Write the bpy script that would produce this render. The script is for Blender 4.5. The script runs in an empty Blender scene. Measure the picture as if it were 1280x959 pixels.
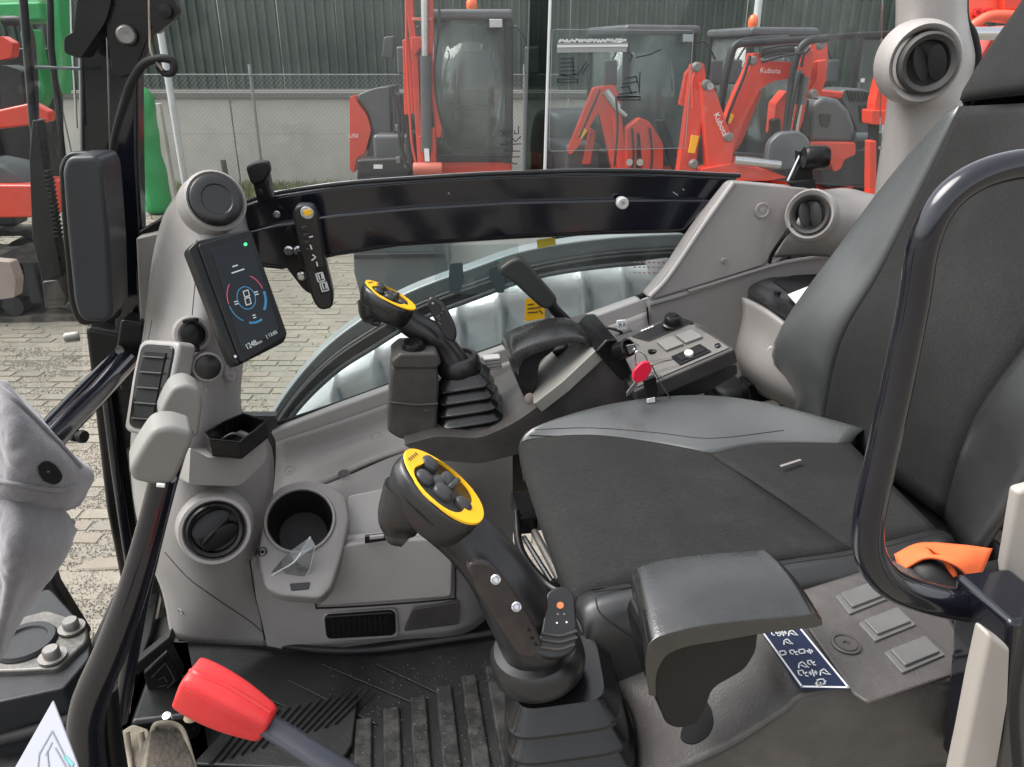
import bpy, bmesh, math, random
import numpy as np
from mathutils import Vector, Matrix
random.seed(7); np.random.seed(7)
SC = bpy.context.scene
COL = SC.collection
# ---------------------------------------------------------------- camera, sky, sun, exposure
EYE = np.array([0., 0., 2.15]); FPX = 960.; PCX, PCY = 640., 479.5
PIT = math.radians(23); YAW = math.radians(9.2)
FW = np.array([math.sin(YAW)*math.cos(PIT), math.cos(YAW)*math.cos(PIT), -math.sin(PIT)])
RT = np.array([math.cos(YAW), -math.sin(YAW), 0.]); UP = np.cross(RT, FW)
HG = np.array([math.sin(YAW), math.cos(YAW), 0.])
cam = bpy.data.cameras.new('camera'); cam.sensor_width = 36; cam.lens = 27; cam.clip_start = .02; cam.clip_end = 600
co = bpy.data.objects.new('camera', cam); COL.objects.link(co)
co.location = EYE; co.rotation_euler = (math.pi/2-PIT, 0, -YAW); SC.camera = co
w = bpy.data.worlds.new('World'); SC.world = w; w.use_nodes = True
nt = w.node_tree; nt.nodes.clear()
sky = nt.nodes.new('ShaderNodeTexSky'); sky.sky_type = 'NISHITA'; sky.sun_disc = False
SUN_EL, SUN_AZ = 56, 286
sky.sun_elevation = math.radians(SUN_EL); sky.sun_rotation = math.radians(SUN_AZ); sky.dust_density = 3; sky.air_density = 1.2
hs = nt.nodes.new('ShaderNodeHueSaturation'); hs.inputs['Saturation'].default_value = .22
bg = nt.nodes.new('ShaderNodeBackground'); bg.inputs[1].default_value = .12
wo = nt.nodes.new('ShaderNodeOutputWorld')
nt.links.new(sky.outputs[0], hs.inputs['Color']); nt.links.new(hs.outputs[0], bg.inputs[0]); nt.links.new(bg.outputs[0], wo.inputs[0])
sl = bpy.data.lights.new('sun', 'SUN'); sl.energy = 1.5; sl.angle = math.radians(45); sl.color = (1, .97, .93)
so = bpy.data.objects.new('sun', sl); COL.objects.link(so)
_a = math.radians(SUN_AZ); _e = math.radians(SUN_EL)
so.rotation_euler = Vector((math.sin(_a)*math.cos(_e), math.cos(_a)*math.cos(_e), math.sin(_e))).to_track_quat('Z', 'Y').to_euler()
so.location = (0, -3, 9)
SC.view_settings.view_transform = 'Standard'; SC.view_settings.look = 'None'; SC.view_settings.exposure = 1.58; SC.view_settings.gamma = 1
SC.render.engine = 'CYCLES'; SC.cycles.max_bounces = 8; SC.cycles.transparent_max_bounces = 16; SC.cycles.caustics_reflective = False

# ---------------------------------------------------------------- geometry helpers
def ray(x, y): return FW+RT*(x-PCX)/FPX-UP*(y-PCY)/FPX
def plane(spec):
    k = spec[0]
    if k == 'X': return np.array([spec[1], 0, 0.]), np.array([1., 0, 0])
    if k == 'Y': return np.array([0, spec[1], 0.]), np.array([0, 1., 0])
    if k == 'Z': return np.array([0, 0, spec[1]]), np.array([0, 0, 1.])
    if k == 'G': return HG*spec[1], HG.copy()
    if k == 'T':
        a, b, c = [T(*t) for t in spec[1:4]]
        n = np.cross(b-a, c-a); return a, n/np.linalg.norm(n)
    if k == 'PN': return np.array(spec[1], float), np.array(spec[2], float)/np.linalg.norm(spec[2])
def on(spec, x, y, lift=0):
    o, n = plane(spec); r = ray(x, y); t = ((o-EYE)@n)/(r@n); p = EYE+t*r
    if lift: p = p-n*(lift if n@r > 0 else -lift)
    return p
def T(x, y, Y): return on(('Y', Y), x, y)
def Gp(x, y, g): return on(('G', g), x, y)
def Zp(x, y, z): return on(('Z', z), x, y)
def pxm(x, y, Y):  # metres per photo pixel at that point
    return ((T(x, y, Y)-EYE)@FW)/FPX
def lw(s, g, z): return RT*s+HG*g+np.array([0, 0, z])
def rp(pts, r, n=5):
    out = []; N = len(pts)
    for i in range(N):
        a, b, c = [np.array(pts[(i+k-1) % N][:2], float) for k in range(3)]
        ri = pts[i][2] if len(pts[i]) > 2 else r
        u = a-b; v = c-b; lu = np.linalg.norm(u); lv = np.linalg.norm(v)
        if ri <= 0 or lu < 1e-6 or lv < 1e-6: out.append(tuple(b)); continue
        d = min(ri, lu*.48, lv*.48); p = b+u/lu*d; q = b+v/lv*d
        for k in range(n+1):
            t = k/n; out.append(tuple((1-t)**2*p+2*t*(1-t)*b+t*t*q))
    return out
_BV = {}
def hug(o, x, y, lift=.0005):
    """the point of part o that faces pixel x, y: small details are set down on the surface that carries them"""
    from mathutils.bvhtree import BVHTree
    L = [o] if not isinstance(o, (list, tuple)) else o; best = None; r = nz(ray(x, y))
    for q in L:
        if q.name not in _BV: bpy.context.view_layer.update(); _BV[q.name] = BVHTree.FromObject(q, bpy.context.evaluated_depsgraph_get())
        h = _BV[q.name].ray_cast(Vector(EYE), Vector(r))
        if h[0] is not None and (best is None or h[3] < best[2]): best = (np.array(h[0]), np.array(h[1]), h[3])
    if best is None: return None, None
    n = best[1] if best[1]@r < 0 else -best[1]
    return best[0]+n*lift, n
def seam(name, o, pts, rad, m, par, lift=.0002, k=6):
    P = [hug(o, *q, lift)[0] for q in cr([np.array(p, float) for p in pts], k)]
    P = [p for p in P if p is not None]
    return tube(name, P, rad, m, par, n=6, sm=1) if len(P) > 1 else None
def hscrew(x, y, o, rpx, par, m=None):
    p, n = hug(o, x, y, 0)
    if p is None: return
    r = rpx*((p-EYE)@FW)/FPX
    return lathe('screw_cover', p, n, [(r, -.004), (r, .0008), (r*.85, .0013), (r*.78, -.001), (r*.4, -.001), (r*.34, .0012), (0, .0012)], m or TRIM, par, n=20)
def cut(o, c, ax, r, h0, h1):
    """bores a round hole through a part: the cutter is used up here and removed"""
    k = lathe('cutter', c, ax, [(r, h0), (r, h1)], TRIM, n=40); md = o.modifiers.new('cut', 'BOOLEAN'); md.object = k; md.operation = 'DIFFERENCE'; md.solver = 'EXACT'
    bpy.context.view_layer.update(); dg = bpy.context.evaluated_depsgraph_get(); me = bpy.data.meshes.new_from_object(o.evaluated_get(dg)); o.modifiers.clear(); o.data = me
    me.set_sharp_from_angle(angle=math.radians(35)); bpy.data.objects.remove(k)
def cr(P, n=6, closed=False):
    P = [np.array(p, float) for p in P]; N = len(P)
    if N < 3 and not closed:
        return [P[0]+(P[-1]-P[0])*k/n for k in range(n+1)]
    out = []
    for i in range(N if closed else N-1):
        if closed: a, b, c, d = P[i-1], P[i], P[(i+1) % N], P[(i+2) % N]
        else:
            b, c = P[i], P[i+1]; a = P[i-1] if i else 2*b-c; d = P[i+2] if i+2 < N else 2*c-b
        for k in range(n):
            t = k/n
            out.append(.5*(2*b+(c-a)*t+(2*a-5*b+4*c-d)*t*t+(3*b-a-3*c+d)*t**3))
    if not closed: out.append(P[-1])
    return out
def ell(cx, cy, rx, ry, ang=0, n=28):
    a = math.radians(ang); o = []
    for k in range(n):
        t = 2*math.pi*k/n; x = rx*math.cos(t); y = ry*math.sin(t)
        o.append((cx+x*math.cos(a)-y*math.sin(a), cy+x*math.sin(a)+y*math.cos(a)))
    return o
ROOTS = []
def thing(name, label, cat, group=None, loc=None, rz=0, kind=None):
    o = bpy.data.objects.new(name, None); COL.objects.link(o); o.empty_display_size = .05
    if label: o['label'] = label
    if cat: o['category'] = cat
    if group: o['group'] = group
    if kind: o['kind'] = kind
    if loc is None: ROOTS.append(o)
    else: o.location = loc; o.rotation_euler[2] = rz
    return o
def tag(o, label=None, cat=None, group=None, kind=None):
    for k, v in (('label', label), ('category', cat), ('group', group), ('kind', kind)):
        if v: o[k] = v
    return o
def mk(name, verts, faces, m, parent=None, bevel=0, seg=3, smooth=True, solid=0, sub=0, loose=False, ang=32):
    me = bpy.data.meshes.new(name)
    me.from_pydata([tuple(map(float, v)) for v in verts], [], [tuple(f) for f in faces])
    b = bmesh.new(); b.from_mesh(me)
    if not loose: bmesh.ops.remove_doubles(b, verts=b.verts, dist=1e-6)
    bmesh.ops.recalc_face_normals(b, faces=b.faces)
    for f in b.faces: f.smooth = smooth
    b.to_mesh(me); b.free()
    o = bpy.data.objects.new(name, me); COL.objects.link(o); me.materials.append(m)
    if parent is not None: o.parent = parent
    if smooth and not solid and not sub and bevel == 0 and hasattr(me, 'set_sharp_from_angle'): me.set_sharp_from_angle(angle=math.radians(ang))
    if solid:
        s = o.modifiers.new('s', 'SOLIDIFY'); s.thickness = solid; s.offset = 0
    if bevel:
        s = o.modifiers.new('b', 'BEVEL'); s.width = bevel; s.segments = seg; s.limit_method = 'ANGLE'; s.angle_limit = math.radians(ang)
        s.harden_normals = True; s.use_clamp_overlap = True
    if sub:
        s = o.modifiers.new('u', 'SUBSURF'); s.levels = sub; s.render_levels = sub
    return o
def prism(front, back):
    n = len(front); V = list(front)+list(back)
    F = [tuple(range(n)), tuple(range(2*n-1, n-1, -1))]+[(i, (i+1) % n, n+(i+1) % n, n+i) for i in range(n)]
    return V, F
def slab(name, pts, spec, th, m, parent=None, bevel=.003, seg=3, lift=0, r=0, **k):
    """an outline on a real plane of the place, made solid by th metres away from the viewer's side"""
    if r: pts = rp(pts, r)
    o, n = plane(spec); d = n if n@ray(*pts[0][:2]) > 0 else -n
    f = [on(spec, p[0], p[1], lift) for p in pts]
    V, F = prism(f, [p+d*th for p in f])
    return mk(name, V, F, m, parent, bevel, seg, **k)
def poly(name, P3, vec, m, parent=None, bevel=.003, **k):
    P3 = [np.array(p, float) for p in P3]; V, F = prism(P3, [p+np.array(vec) for p in P3])
    return mk(name, V, F, m, parent, bevel, **k)
def loft(name, rows, m, parent=None, n=5, th=.004, closed=False, conv=True, **k):
    R = [[T(*p) if conv and len(p) == 3 and not isinstance(p, np.ndarray) else np.array(p, float) for p in r] for r in rows]
    R = [cr(r, n, closed) for r in R]; C = len(R[0])
    cols = [cr([r[j] for r in R], n) for j in range(C)]
    Rn = len(cols[0]); V = [cols[j][i] for i in range(Rn) for j in range(C)]
    F = []
    for i in range(Rn-1):
        for j in range(C if closed else C-1):
            a = i*C+j; b = i*C+(j+1) % C; F.append((a, b, b+C, a+C))
    return mk(name, V, F, m, parent, solid=th, **k)
def nz(v): v = np.array(v, float); return v/np.linalg.norm(v)
def tube(name, pts, rad, m, parent=None, n=12, sm=6, closed=False, flat=None, e=2, **k):
    P = [np.array(p, float) for p in pts]; r = rad if isinstance(rad, (list, tuple)) else [rad]*len(P)
    Q = cr([np.append(p, q) for p, q in zip(P, r)], sm, closed) if sm > 1 else [np.append(p, q) for p, q in zip(P, r)]
    V = []; L = len(Q); u = None
    for i in range(L):
        a = Q[i-1][:3] if (i or closed) else Q[i][:3]; b = Q[(i+1) % L][:3] if (i < L-1 or closed) else Q[i][:3]
        t = nz(b-a)
        if u is None: u = nz(np.cross(t, [0, 0, 1.] if abs(t[2]) < .9 else [1., 0, 0]))
        u = nz(u-t*(u@t)); v = np.cross(t, u)
        for kk in range(n):
            A = 2*math.pi*(kk+.5)/n; cA, sA = math.cos(A), math.sin(A); cA = math.copysign(abs(cA)**(2/e), cA); sA = math.copysign(abs(sA)**(2/e), sA); V.append(Q[i][:3]+Q[i][3]*(u*cA+v*sA*(flat or 1)))
    F = []
    for i in range(L if closed else L-1):
        for kk in range(n): F.append((i*n+kk, i*n+(kk+1) % n, ((i+1) % L)*n+(kk+1) % n, ((i+1) % L)*n+kk))
    if not closed: F += [tuple(range(n)), tuple(range((L-1)*n, L*n))]
    return mk(name, V, F, m, parent, **{'ang': 50, **k})
def tpx(name, pts, m, parent=None, **k):   # tube through (px, py, Y, radius px)
    return tube(name, [T(*p[:3]) for p in pts], [p[3]*pxm(*p[:3]) for p in pts], m, parent, **k)
def rings(name, R, m, parent=None, n=32, sm=4, caps=(1, 1), **k):
    """R: (centre, u, v, ru, rv, exponent): a solid through superellipse sections"""
    S = []
    for c, u, v, ru, rv, e in R:
        u = nz(u); v = nz(v); s = []
        for kk in range(n):
            a = 2*math.pi*(kk+.5)/n; ca, sa = math.cos(a), math.sin(a)
            s.append(np.array(c)+u*ru*math.copysign(abs(ca)**(2/e), ca)+v*rv*math.copysign(abs(sa)**(2/e), sa))
        S.append(s)
    if sm > 1:
        cols = [cr([s[j] for s in S], sm) for j in range(n)]; S = [[c[i] for c in cols] for i in range(len(cols[0]))]
    V = [p for s in S for p in s]; L = len(S)
    F = [(i*n+j, i*n+(j+1) % n, (i+1)*n+(j+1) % n, (i+1)*n+j) for i in range(L-1) for j in range(n)]
    F += [tuple(range(n))]*caps[0]+[tuple(range((L-1)*n, L*n))]*caps[1]
    return mk(name, V, F, m, parent, **{'ang': 45, **k})
def frame(axis, hint=(0, 0, 1)):
    a = nz(axis); h = np.array(hint, float)
    if abs(a@nz(h)) > .95: h = np.array([1., 0, 0])
    u = nz(np.cross(h, a)); return u, np.cross(a, u), a
def lathe(name, c, axis, prof, m, parent=None, n=28, sx=1, sy=1, hint=(0, 0, 1), **k):
    u, v, a = frame(axis, hint)
    return rings(name, [(np.array(c)+a*h, u, v, max(r, 1e-5)*sx, max(r, 1e-5)*sy, 2) for r, h in prof], m, parent, n, sm=1, **k)
def box(name, c, s, m, parent=None, bevel=.01, rz=0, ax=None, **k):
    c = np.array(c, float)
    if ax is None: ca, sa = math.cos(rz), math.sin(rz); ax = (np.array([ca, sa, 0]), np.array([-sa, ca, 0]), np.array([0, 0, 1.]))
    V = [c+ax[0]*i*s[0]/2+ax[1]*j*s[1]/2+ax[2]*q*s[2]/2 for i in (-1, 1) for j in (-1, 1) for q in (-1, 1)]
    F = [(0, 1, 3, 2), (4, 6, 7, 5), (0, 4, 5, 1), (2, 3, 7, 6), (0, 2, 6, 4), (1, 5, 7, 3)]
    return mk(name, V, F, m, parent, bevel, **k)
def bar(name, a, b, wid, m, parent=None, bevel=.004, hint=(0, 0, 1), **k):
    a = np.array(a, float); b = np.array(b, float); d = b-a; u, v, t = frame(d, hint)
    wu, wv = wid if isinstance(wid, tuple) else (wid, wid)
    return box(name, (a+b)/2, (wu, wv, np.linalg.norm(d)), m, parent, bevel, ax=(u, v, t), **k)
def ribbons(name, lines, spec, wpx, m, parent=None, lift=.0006, closed=False, th=.0003):
    """flat printed strokes lying on a plane"""
    V = []; F = []; o, nn = plane(spec)
    for L in lines:
        P = [on(spec, p[0], p[1], lift) for p in L]
        sc = np.linalg.norm(P[0]-on(spec, L[0][0]+1, L[0][1], lift))
        for a, b in zip(P, P[1:]):
            d = b-a
            if np.linalg.norm(d) < 1e-7: continue
            s = nz(np.cross(nn, d))*sc*wpx/2; e = nz(d)*sc*wpx*.3
            i = len(V); V += [a-s-e, a+s-e, b+s+e, b-s+e]; F.append((i, i+1, i+2, i+3))
    return mk(name, V, F, m, parent, smooth=False, loose=True)
def text(name, s, spec, p0, p1, m, parent=None, lift=.001, th=.0004, stretch=1., mirror=False):
    c = bpy.data.curves.new('txt', 'FONT'); c.body = s; c.extrude = .02; o = bpy.data.objects.new('txt', c); COL.objects.link(o)
    dg = bpy.context.evaluated_depsgraph_get(); me = bpy.data.meshes.new_from_object(o.evaluated_get(dg)); bpy.data.objects.remove(o)
    a = on(spec, *p0, lift); b = on(spec, *p1, lift); x = nz(b-a); _, n = plane(spec)
    if n@(a-EYE) > 0: n = -n
    y = np.cross(n, x)
    co = np.array([v.co[:] for v in me.vertices]); mn = co[:, 0].min(); W = co[:, 0].max()-mn
    sc = np.linalg.norm(b-a)/W
    for v, q in zip(me.vertices, co):
        qx = (q[0]-mn)*sc
        if mirror: qx = W*sc-qx
        v.co = Vector(a+x*qx+y*q[1]*sc*stretch+n*q[2]/.02*th)
    me.name = name; ob = bpy.data.objects.new(name, me); COL.objects.link(ob); me.materials.clear(); me.materials.append(m)
    if parent is not None: ob.parent = parent
    return ob
def copy_tree(o, parent=None, label=None):
    c = o.copy(); COL.objects.link(c)
    if parent is not None: c.parent = parent
    if label: c['label'] = label
    for ch in list(o.children): copy_tree(ch, c)
    return c

# ---------------------------------------------------------------- materials
def mat(name, col, rough=.5, metal=0., var=.1, vs=8., bump=.08, bs=300., coat=0., dust=0., dcol=(.32, .29, .25), ds=3., emis=0., spec=.5):
    m = bpy.data.materials.new(name); m.use_nodes = True; t = m.node_tree; b = t.nodes['Principled BSDF']; N = t.nodes.new; L = t.links.new
    b.inputs['Roughness'].default_value = rough; b.inputs['Metallic'].default_value = metal; b.inputs['Coat Weight'].default_value = coat
    b.inputs['Coat Roughness'].default_value = .08; b.inputs['Specular IOR Level'].default_value = spec if max(col) > .07 or metal or spec != .5 else .32
    g = N('ShaderNodeNewGeometry'); out = None
    n1 = N('ShaderNodeTexNoise'); n1.inputs['Scale'].default_value = vs; n1.inputs['Detail'].default_value = 5; L(g.outputs['Position'], n1.inputs['Vector'])
    mx = N('ShaderNodeMix'); mx.data_type = 'RGBA'; L(n1.outputs['Fac'], mx.inputs[0])
    mx.inputs[6].default_value = (*[c*(1-var) for c in col], 1); mx.inputs[7].default_value = (*[min(1, c*(1+var)) for c in col], 1)
    out = mx.outputs[2]
    rr = N('ShaderNodeMapRange'); rr.inputs[1].default_value = .3; rr.inputs[2].default_value = .7; rr.inputs[3].default_value = max(.02, rough-.07); rr.inputs[4].default_value = min(1, rough+.1)
    L(n1.outputs['Fac'], rr.inputs[0]); ro = rr.outputs[0]
    if dust:
        n2 = N('ShaderNodeTexNoise'); n2.inputs['Scale'].default_value = ds; n2.inputs['Detail'].default_value = 9; n2.inputs['Roughness'].default_value = .72; L(g.outputs['Position'], n2.inputs['Vector'])
        r2 = N('ShaderNodeMapRange'); r2.inputs[1].default_value = .44; r2.inputs[2].default_value = .72; r2.inputs[4].default_value = dust; L(n2.outputs['Fac'], r2.inputs[0])
        m2 = N('ShaderNodeMix'); m2.data_type = 'RGBA'; L(r2.outputs[0], m2.inputs[0]); L(out, m2.inputs[6]); m2.inputs[7].default_value = (*dcol, 1); out = m2.outputs[2]
        m3 = N('ShaderNodeMix'); L(r2.outputs[0], m3.inputs[0]); L(ro, m3.inputs[2]); m3.inputs[3].default_value = min(.85, rough+.25); ro = m3.outputs[0]
    L(out, b.inputs['Base Color']); L(ro, b.inputs['Roughness'])
    if bump:
        n3 = N('ShaderNodeTexNoise'); n3.inputs['Scale'].default_value = bs; n3.inputs['Detail'].default_value = 3; L(g.outputs['Position'], n3.inputs['Vector'])
        bp = N('ShaderNodeBump'); bp.inputs['Strength'].default_value = bump; bp.inputs['Distance'].default_value = .3/bs; L(n3.outputs['Fac'], bp.inputs['Height']); L(bp.outputs[0], b.inputs['Normal'])
    if emis: L(out, b.inputs['Emission Color']); b.inputs['Emission Strength'].default_value = emis
    return m
def glass(name, tint=(.93, .95, .94), refl=.35, haze=0., hcol=(.6, .6, .6), lo=.5, hi=1.6):
    m = bpy.data.materials.new(name); m.use_nodes = True; t = m.node_tree; t.nodes.clear(); N = t.nodes.new; L = t.links.new
    o = N('ShaderNodeOutputMaterial'); tr = N('ShaderNodeBsdfTransparent'); tr.inputs[0].default_value = (*tint, 1)
    gl = N('ShaderNodeBsdfGlossy'); gl.inputs['Roughness'].default_value = .01; fr = N('ShaderNodeFresnel'); fr.inputs[0].default_value = 1.45
    mu = N('ShaderNodeMath'); mu.operation = 'MULTIPLY'; mu.inputs[1].default_value = refl; L(fr.outputs[0], mu.inputs[0])
    mx = N('ShaderNodeMixShader'); L(mu.outputs[0], mx.inputs[0]); L(tr.outputs[0], mx.inputs[1]); L(gl.outputs[0], mx.inputs[2]); last = mx.outputs[0]
    if haze:
        df = N('ShaderNodeBsdfDiffuse'); df.inputs[0].default_value = (*hcol, 1); n = N('ShaderNodeTexNoise'); n.inputs['Scale'].default_value = 5; n.inputs['Detail'].default_value = 8
        g = N('ShaderNodeNewGeometry'); L(g.outputs['Position'], n.inputs['Vector']); r = N('ShaderNodeMapRange'); r.inputs[1].default_value = .35; r.inputs[2].default_value = .75; r.inputs[3].default_value = haze*lo; r.inputs[4].default_value = haze*hi
        L(n.outputs['Fac'], r.inputs[0]); m2 = N('ShaderNodeMixShader'); L(r.outputs[0], m2.inputs[0]); L(last, m2.inputs[1]); L(df.outputs[0], m2.inputs[2]); last = m2.outputs[0]
    L(last, o.inputs[0]); return m
TRIM = mat('grey_trim_plastic', (.295, .274, .264), .4, var=.07, vs=14, bump=.55, bs=420, dust=.3, dcol=(.37, .34, .31), ds=13)
TRIM2 = mat('pale_trim_plastic', (.40, .38, .365), .42, var=.05, vs=14, bump=.25, bs=900, dust=.2, dcol=(.4, .38, .35), ds=6)
CONS2 = mat('near_console_plastic', (.060, .055, .0525), .33, var=.1, vs=20, bump=.7, bs=420, dust=.4, dcol=(.15, .138, .13), ds=11)
CONS = mat('console_plastic', (.045, .041, .039), .34, var=.06, vs=20, bump=.35, bs=900, dust=.25, dcol=(.2, .18, .165), ds=9)
DARK = mat('charcoal_plastic', (.0095, .0095, .0105), .28, var=.2, bump=.25, bs=700, dust=.14, dcol=(.06, .056, .053), ds=8, spec=.55)
BLK = mat('black_plastic', (.0045, .0045, .005), .28, var=.1, bump=.15, bs=700, dust=.12, dcol=(.06, .055, .05), ds=9)
PAINT = mat('black_navy_paint', (.005, .0055, .010), .14, var=.15, vs=3, bump=.03, bs=120, coat=.6, dust=.1, dcol=(.07, .07, .075), ds=5)
RUB = mat('black_rubber', (.009, .009, .0095), .6, var=.15, bump=.3, bs=400, dust=.2, dcol=(.08, .075, .07))
VIN = mat('grey_vinyl', (.050, .0535, .0535), .30, var=.06, vs=9, bump=.35, bs=1100, dust=.15, dcol=(.11, .115, .115), ds=5, spec=.9)
VIND = mat('dark_vinyl', (.014, .0145, .015), .34, var=.08, vs=9, bump=.35, bs=1100, dust=.15, dcol=(.07, .07, .07), ds=5, spec=.7)
LEATH = mat('armrest_vinyl', (.008, .0078, .0076), .22, var=.15, vs=25, bump=.3, bs=500, dust=.2, dcol=(.045, .043, .041), ds=30, spec=1.0, coat=.2)
STEEL = mat('bright_steel', (.55, .55, .56), .25, 1, bump=.05)
DSTEEL = mat('dull_steel', (.22, .21, .2), .45, .8, bump=.3, bs=200, dust=.5, dcol=(.25, .23, .2), ds=12)
RED = mat('orange_red_paint', (.62, .045, .02), .35, var=.12, vs=5, bump=.02, coat=.3, dust=.35, dcol=(.34, .09, .06), ds=3)
REDK = mat('red_grip_plastic', (.62, .028, .03), .38, var=.06, bump=.1, dust=.15, dcol=(.6, .12, .1), ds=20)
YEL = mat('yellow_plastic', (.85, .46, .01), .45, var=.05)
ORG = mat('orange_webbing', (.72, .12, .03), .75, var=.1, vs=60, bump=.5, bs=900)
WHT = mat('white_print', (.75, .75, .74), .6, var=.04)
CREAM = mat('pale_grip_rubber', (.175, .172, .162), .5, var=.08, vs=20, bump=.15, dust=.3, dcol=(.22, .2, .17), ds=18)
HOOD = mat('grey_hood_paint', (.065, .068, .075), .4, var=.1, bump=.05, bs=40, dust=.2, dcol=(.2, .2, .2), ds=3)
SILV = mat('silver_plate', (.36, .38, .39), .16, .3, var=.12, vs=4, bump=.1, bs=30, dust=.3, dcol=(.36, .38, .38), ds=6)
SLATE = mat('slate_metal', (.10, .115, .125), .35, .3, var=.15, bump=.1, bs=60, dust=.3, dcol=(.2, .21, .21))
DIRT = mat('muddy_metal', (.07, .06, .05), .6, .3, var=.3, vs=25, bump=.8, bs=120, dust=.8, dcol=(.26, .22, .17), ds=12)
TAN = mat('dusty_pedal', (.2, .17, .13), .7, var=.2, vs=30, bump=.5, bs=150, dust=.7, dcol=(.36, .31, .24), ds=14)
GRN = mat('green_plastic', (.035, .34, .10), .5, var=.12, vs=3, bump=.3, bs=14)
NAVY = mat('navy_decal', (.012, .02, .06), .4)
GLASS = glass('window_glass', (.94, .955, .95), .6, .045)  # diffuse haze: dirt film plus stand-in for hazy reflections that lift the blacks
GLASS2 = glass('dusty_window_glass', (.93, .96, .95), .6, .05)
CABG = glass('machine_cab_glass', (.82, .89, .87), 1.6, .17, (.40, .47, .44), .8, 1.2)
BAGM = glass('clear_bag', (.86, .88, .88), 2.5, .2, (.75, .75, .75))
FILM = glass('clear_film', (.9, .93, .93), .5, .07, (.5, .54, .54))
# ---------------------------------------------------------------- the yard: ground, pavers, grass
def groundmat():
    m = mat('yard_ground', (.175, .158, .128), .9, var=.35, vs=30, bump=1, bs=60, dust=.7, dcol=(.25, .225, .18), ds=14)
    return m
gm = groundmat()
S_ = 150
g = mk('yard_ground', [lw(a, b, -.0055) for a, b in ((-S_, -60), (S_, -60), (S_, 220), (-S_, 220))], [(0, 1, 2, 3)], gm, smooth=False); tag(g, kind='structure')
PAV = [mat('paver_sand', (.22, .198, .158), .85, var=.22, vs=18, bump=.6, bs=90, dust=.9, dcol=(.19, .173, .142), ds=11),
       mat('paver_grey', (.19, .175, .145), .85, var=.25, vs=18, bump=.6, bs=90, dust=.9, dcol=(.17, .157, .13), ds=11),
       mat('paver_pink', (.2, .172, .138), .85, var=.22, vs=18, bump=.6, bs=90, dust=.9, dcol=(.19, .17, .14), ds=11)]
py = tag(bpy.data.objects.new('paved_yard', None), kind='structure'); COL.objects.link(py)
cand = []
for i in range(-58, 20):
    for j in range(14, 124):
        s = (i+.5*(j % 2))*.21; gg = j*.105
        p = lw(s, gg, 0); d = p-EYE; z = d@FW; x = PCX+FPX*(d@RT)/z; y = PCY-FPX*(d@UP)/z
        vis = (x < 215 and 190 < y < 800) or (325 < x < 460 and 300 < y < 520)
        if s > 2.2 and gg < 5: continue
        cand.append((not vis, gg, s, x, y))
cand.sort()
pm = []
for q in range(3):
    o = box('paver', (0, 0, 0), (.2, .096, .06), PAV[q], None, .006, seg=1); pm.append(o.data); mod = o.modifiers[0]; bpy.data.objects.remove(o)
# bevelled paver mesh baked once and shared
def paver_mesh(m):
    b = bmesh.new(); bmesh.ops.create_cube(b, size=1)
    for v in b.verts: v.co.x *= .2; v.co.y *= .096; v.co.z *= .06
    bmesh.ops.bevel(b, geom=[e for e in b.edges if all(v.co.z > 0 for v in e.verts)], offset=.007, segments=1, affect='EDGES')
    me = bpy.data.meshes.new('paver'); b.to_mesh(me); b.free(); me.materials.append(m); return me
pm = [paver_mesh(m) for m in PAV]
rest = []
for k, (nv, gg, s, x, y) in enumerate(cand):
    dz = random.uniform(-.007, .003)-.03
    if k < 300:
        o = bpy.data.objects.new('paver', random.choice(pm)); COL.objects.link(o); o.parent = py
        o.location = lw(s, gg, dz); o.rotation_euler = (random.uniform(-.06, .06), random.uniform(-.05, .05), -YAW+random.uniform(-.05, .05))
    else: rest.append((s, gg, dz))
V = []; F = []; MI = []
for s, gg, dz in rest:
    i = len(V); a = random.uniform(-.03, .03); ca, sa = math.cos(a), math.sin(a)
    for hx, hy, z in ((.1, .048, -.02), (.094, .042, .03)):
        for u, v in ((-1, -1), (1, -1), (1, 1), (-1, 1)):
            V.append(lw(s+u*hx*ca-v*hy*sa, gg+u*hx*sa+v*hy*ca, z+dz))
    F += [(i+4, i+5, i+6, i+7)]+[(i+j, i+(j+1) % 4, i+4+(j+1) % 4, i+4+j) for j in range(4)]; MI += [random.randrange(3)]*5
o = mk('far_paving', V, F, PAV[0], py, smooth=False, loose=True); o['kind'] = 'stuff'
for m in PAV[1:]: o.data.materials.append(m)
if len(o.data.polygons) == len(MI):
    for p, q in zip(o.data.polygons, MI): p.material_index = q
GRS = [mat('grass_green', (.09, .16, .03), .8, var=.4, vs=6), mat('grass_straw', (.3, .27, .14), .85, var=.3, vs=6)]
def tufts(name, n, s0, s1, g0, g1, h0, h1, z=0):
    V = []; F = []; MI = []
    for _ in range(n):
        s = random.uniform(s0, s1); gg = random.uniform(g0, g1); h = random.uniform(h0, h1)*random.choice((.6, 1, 1)); a = random.uniform(0, 6.28); ln = random.uniform(.1, .6)*h
        b = lw(s, gg, z); d = np.array([math.cos(a), math.sin(a), 0])*.008; e = np.array([math.cos(a+1.5), math.sin(a+1.5), 0])*ln
        i = len(V); V += [b-d, b+d, b+d*.6+e*.4+[0, 0, h*.6], b-d*.6+e*.4+[0, 0, h*.6], b+e+[0, 0, h]]
        F += [(i, i+1, i+2, i+3), (i+3, i+2, i+4)]; MI += [random.random() < .45]*2
    o = mk(name, V, F, GRS[0], smooth=False, loose=True); o.data.materials.append(GRS[1])
    if len(o.data.polygons) == len(MI):
        for p, q in zip(o.data.polygons, MI): p.material_index = int(q)
    return o
tag(tufts('grass', 26000, -7, 3.5, 12.6, 14.35, .03, .16), 'mossy grass verge with straw in front of the concrete wall', 'grass', kind='stuff')
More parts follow.
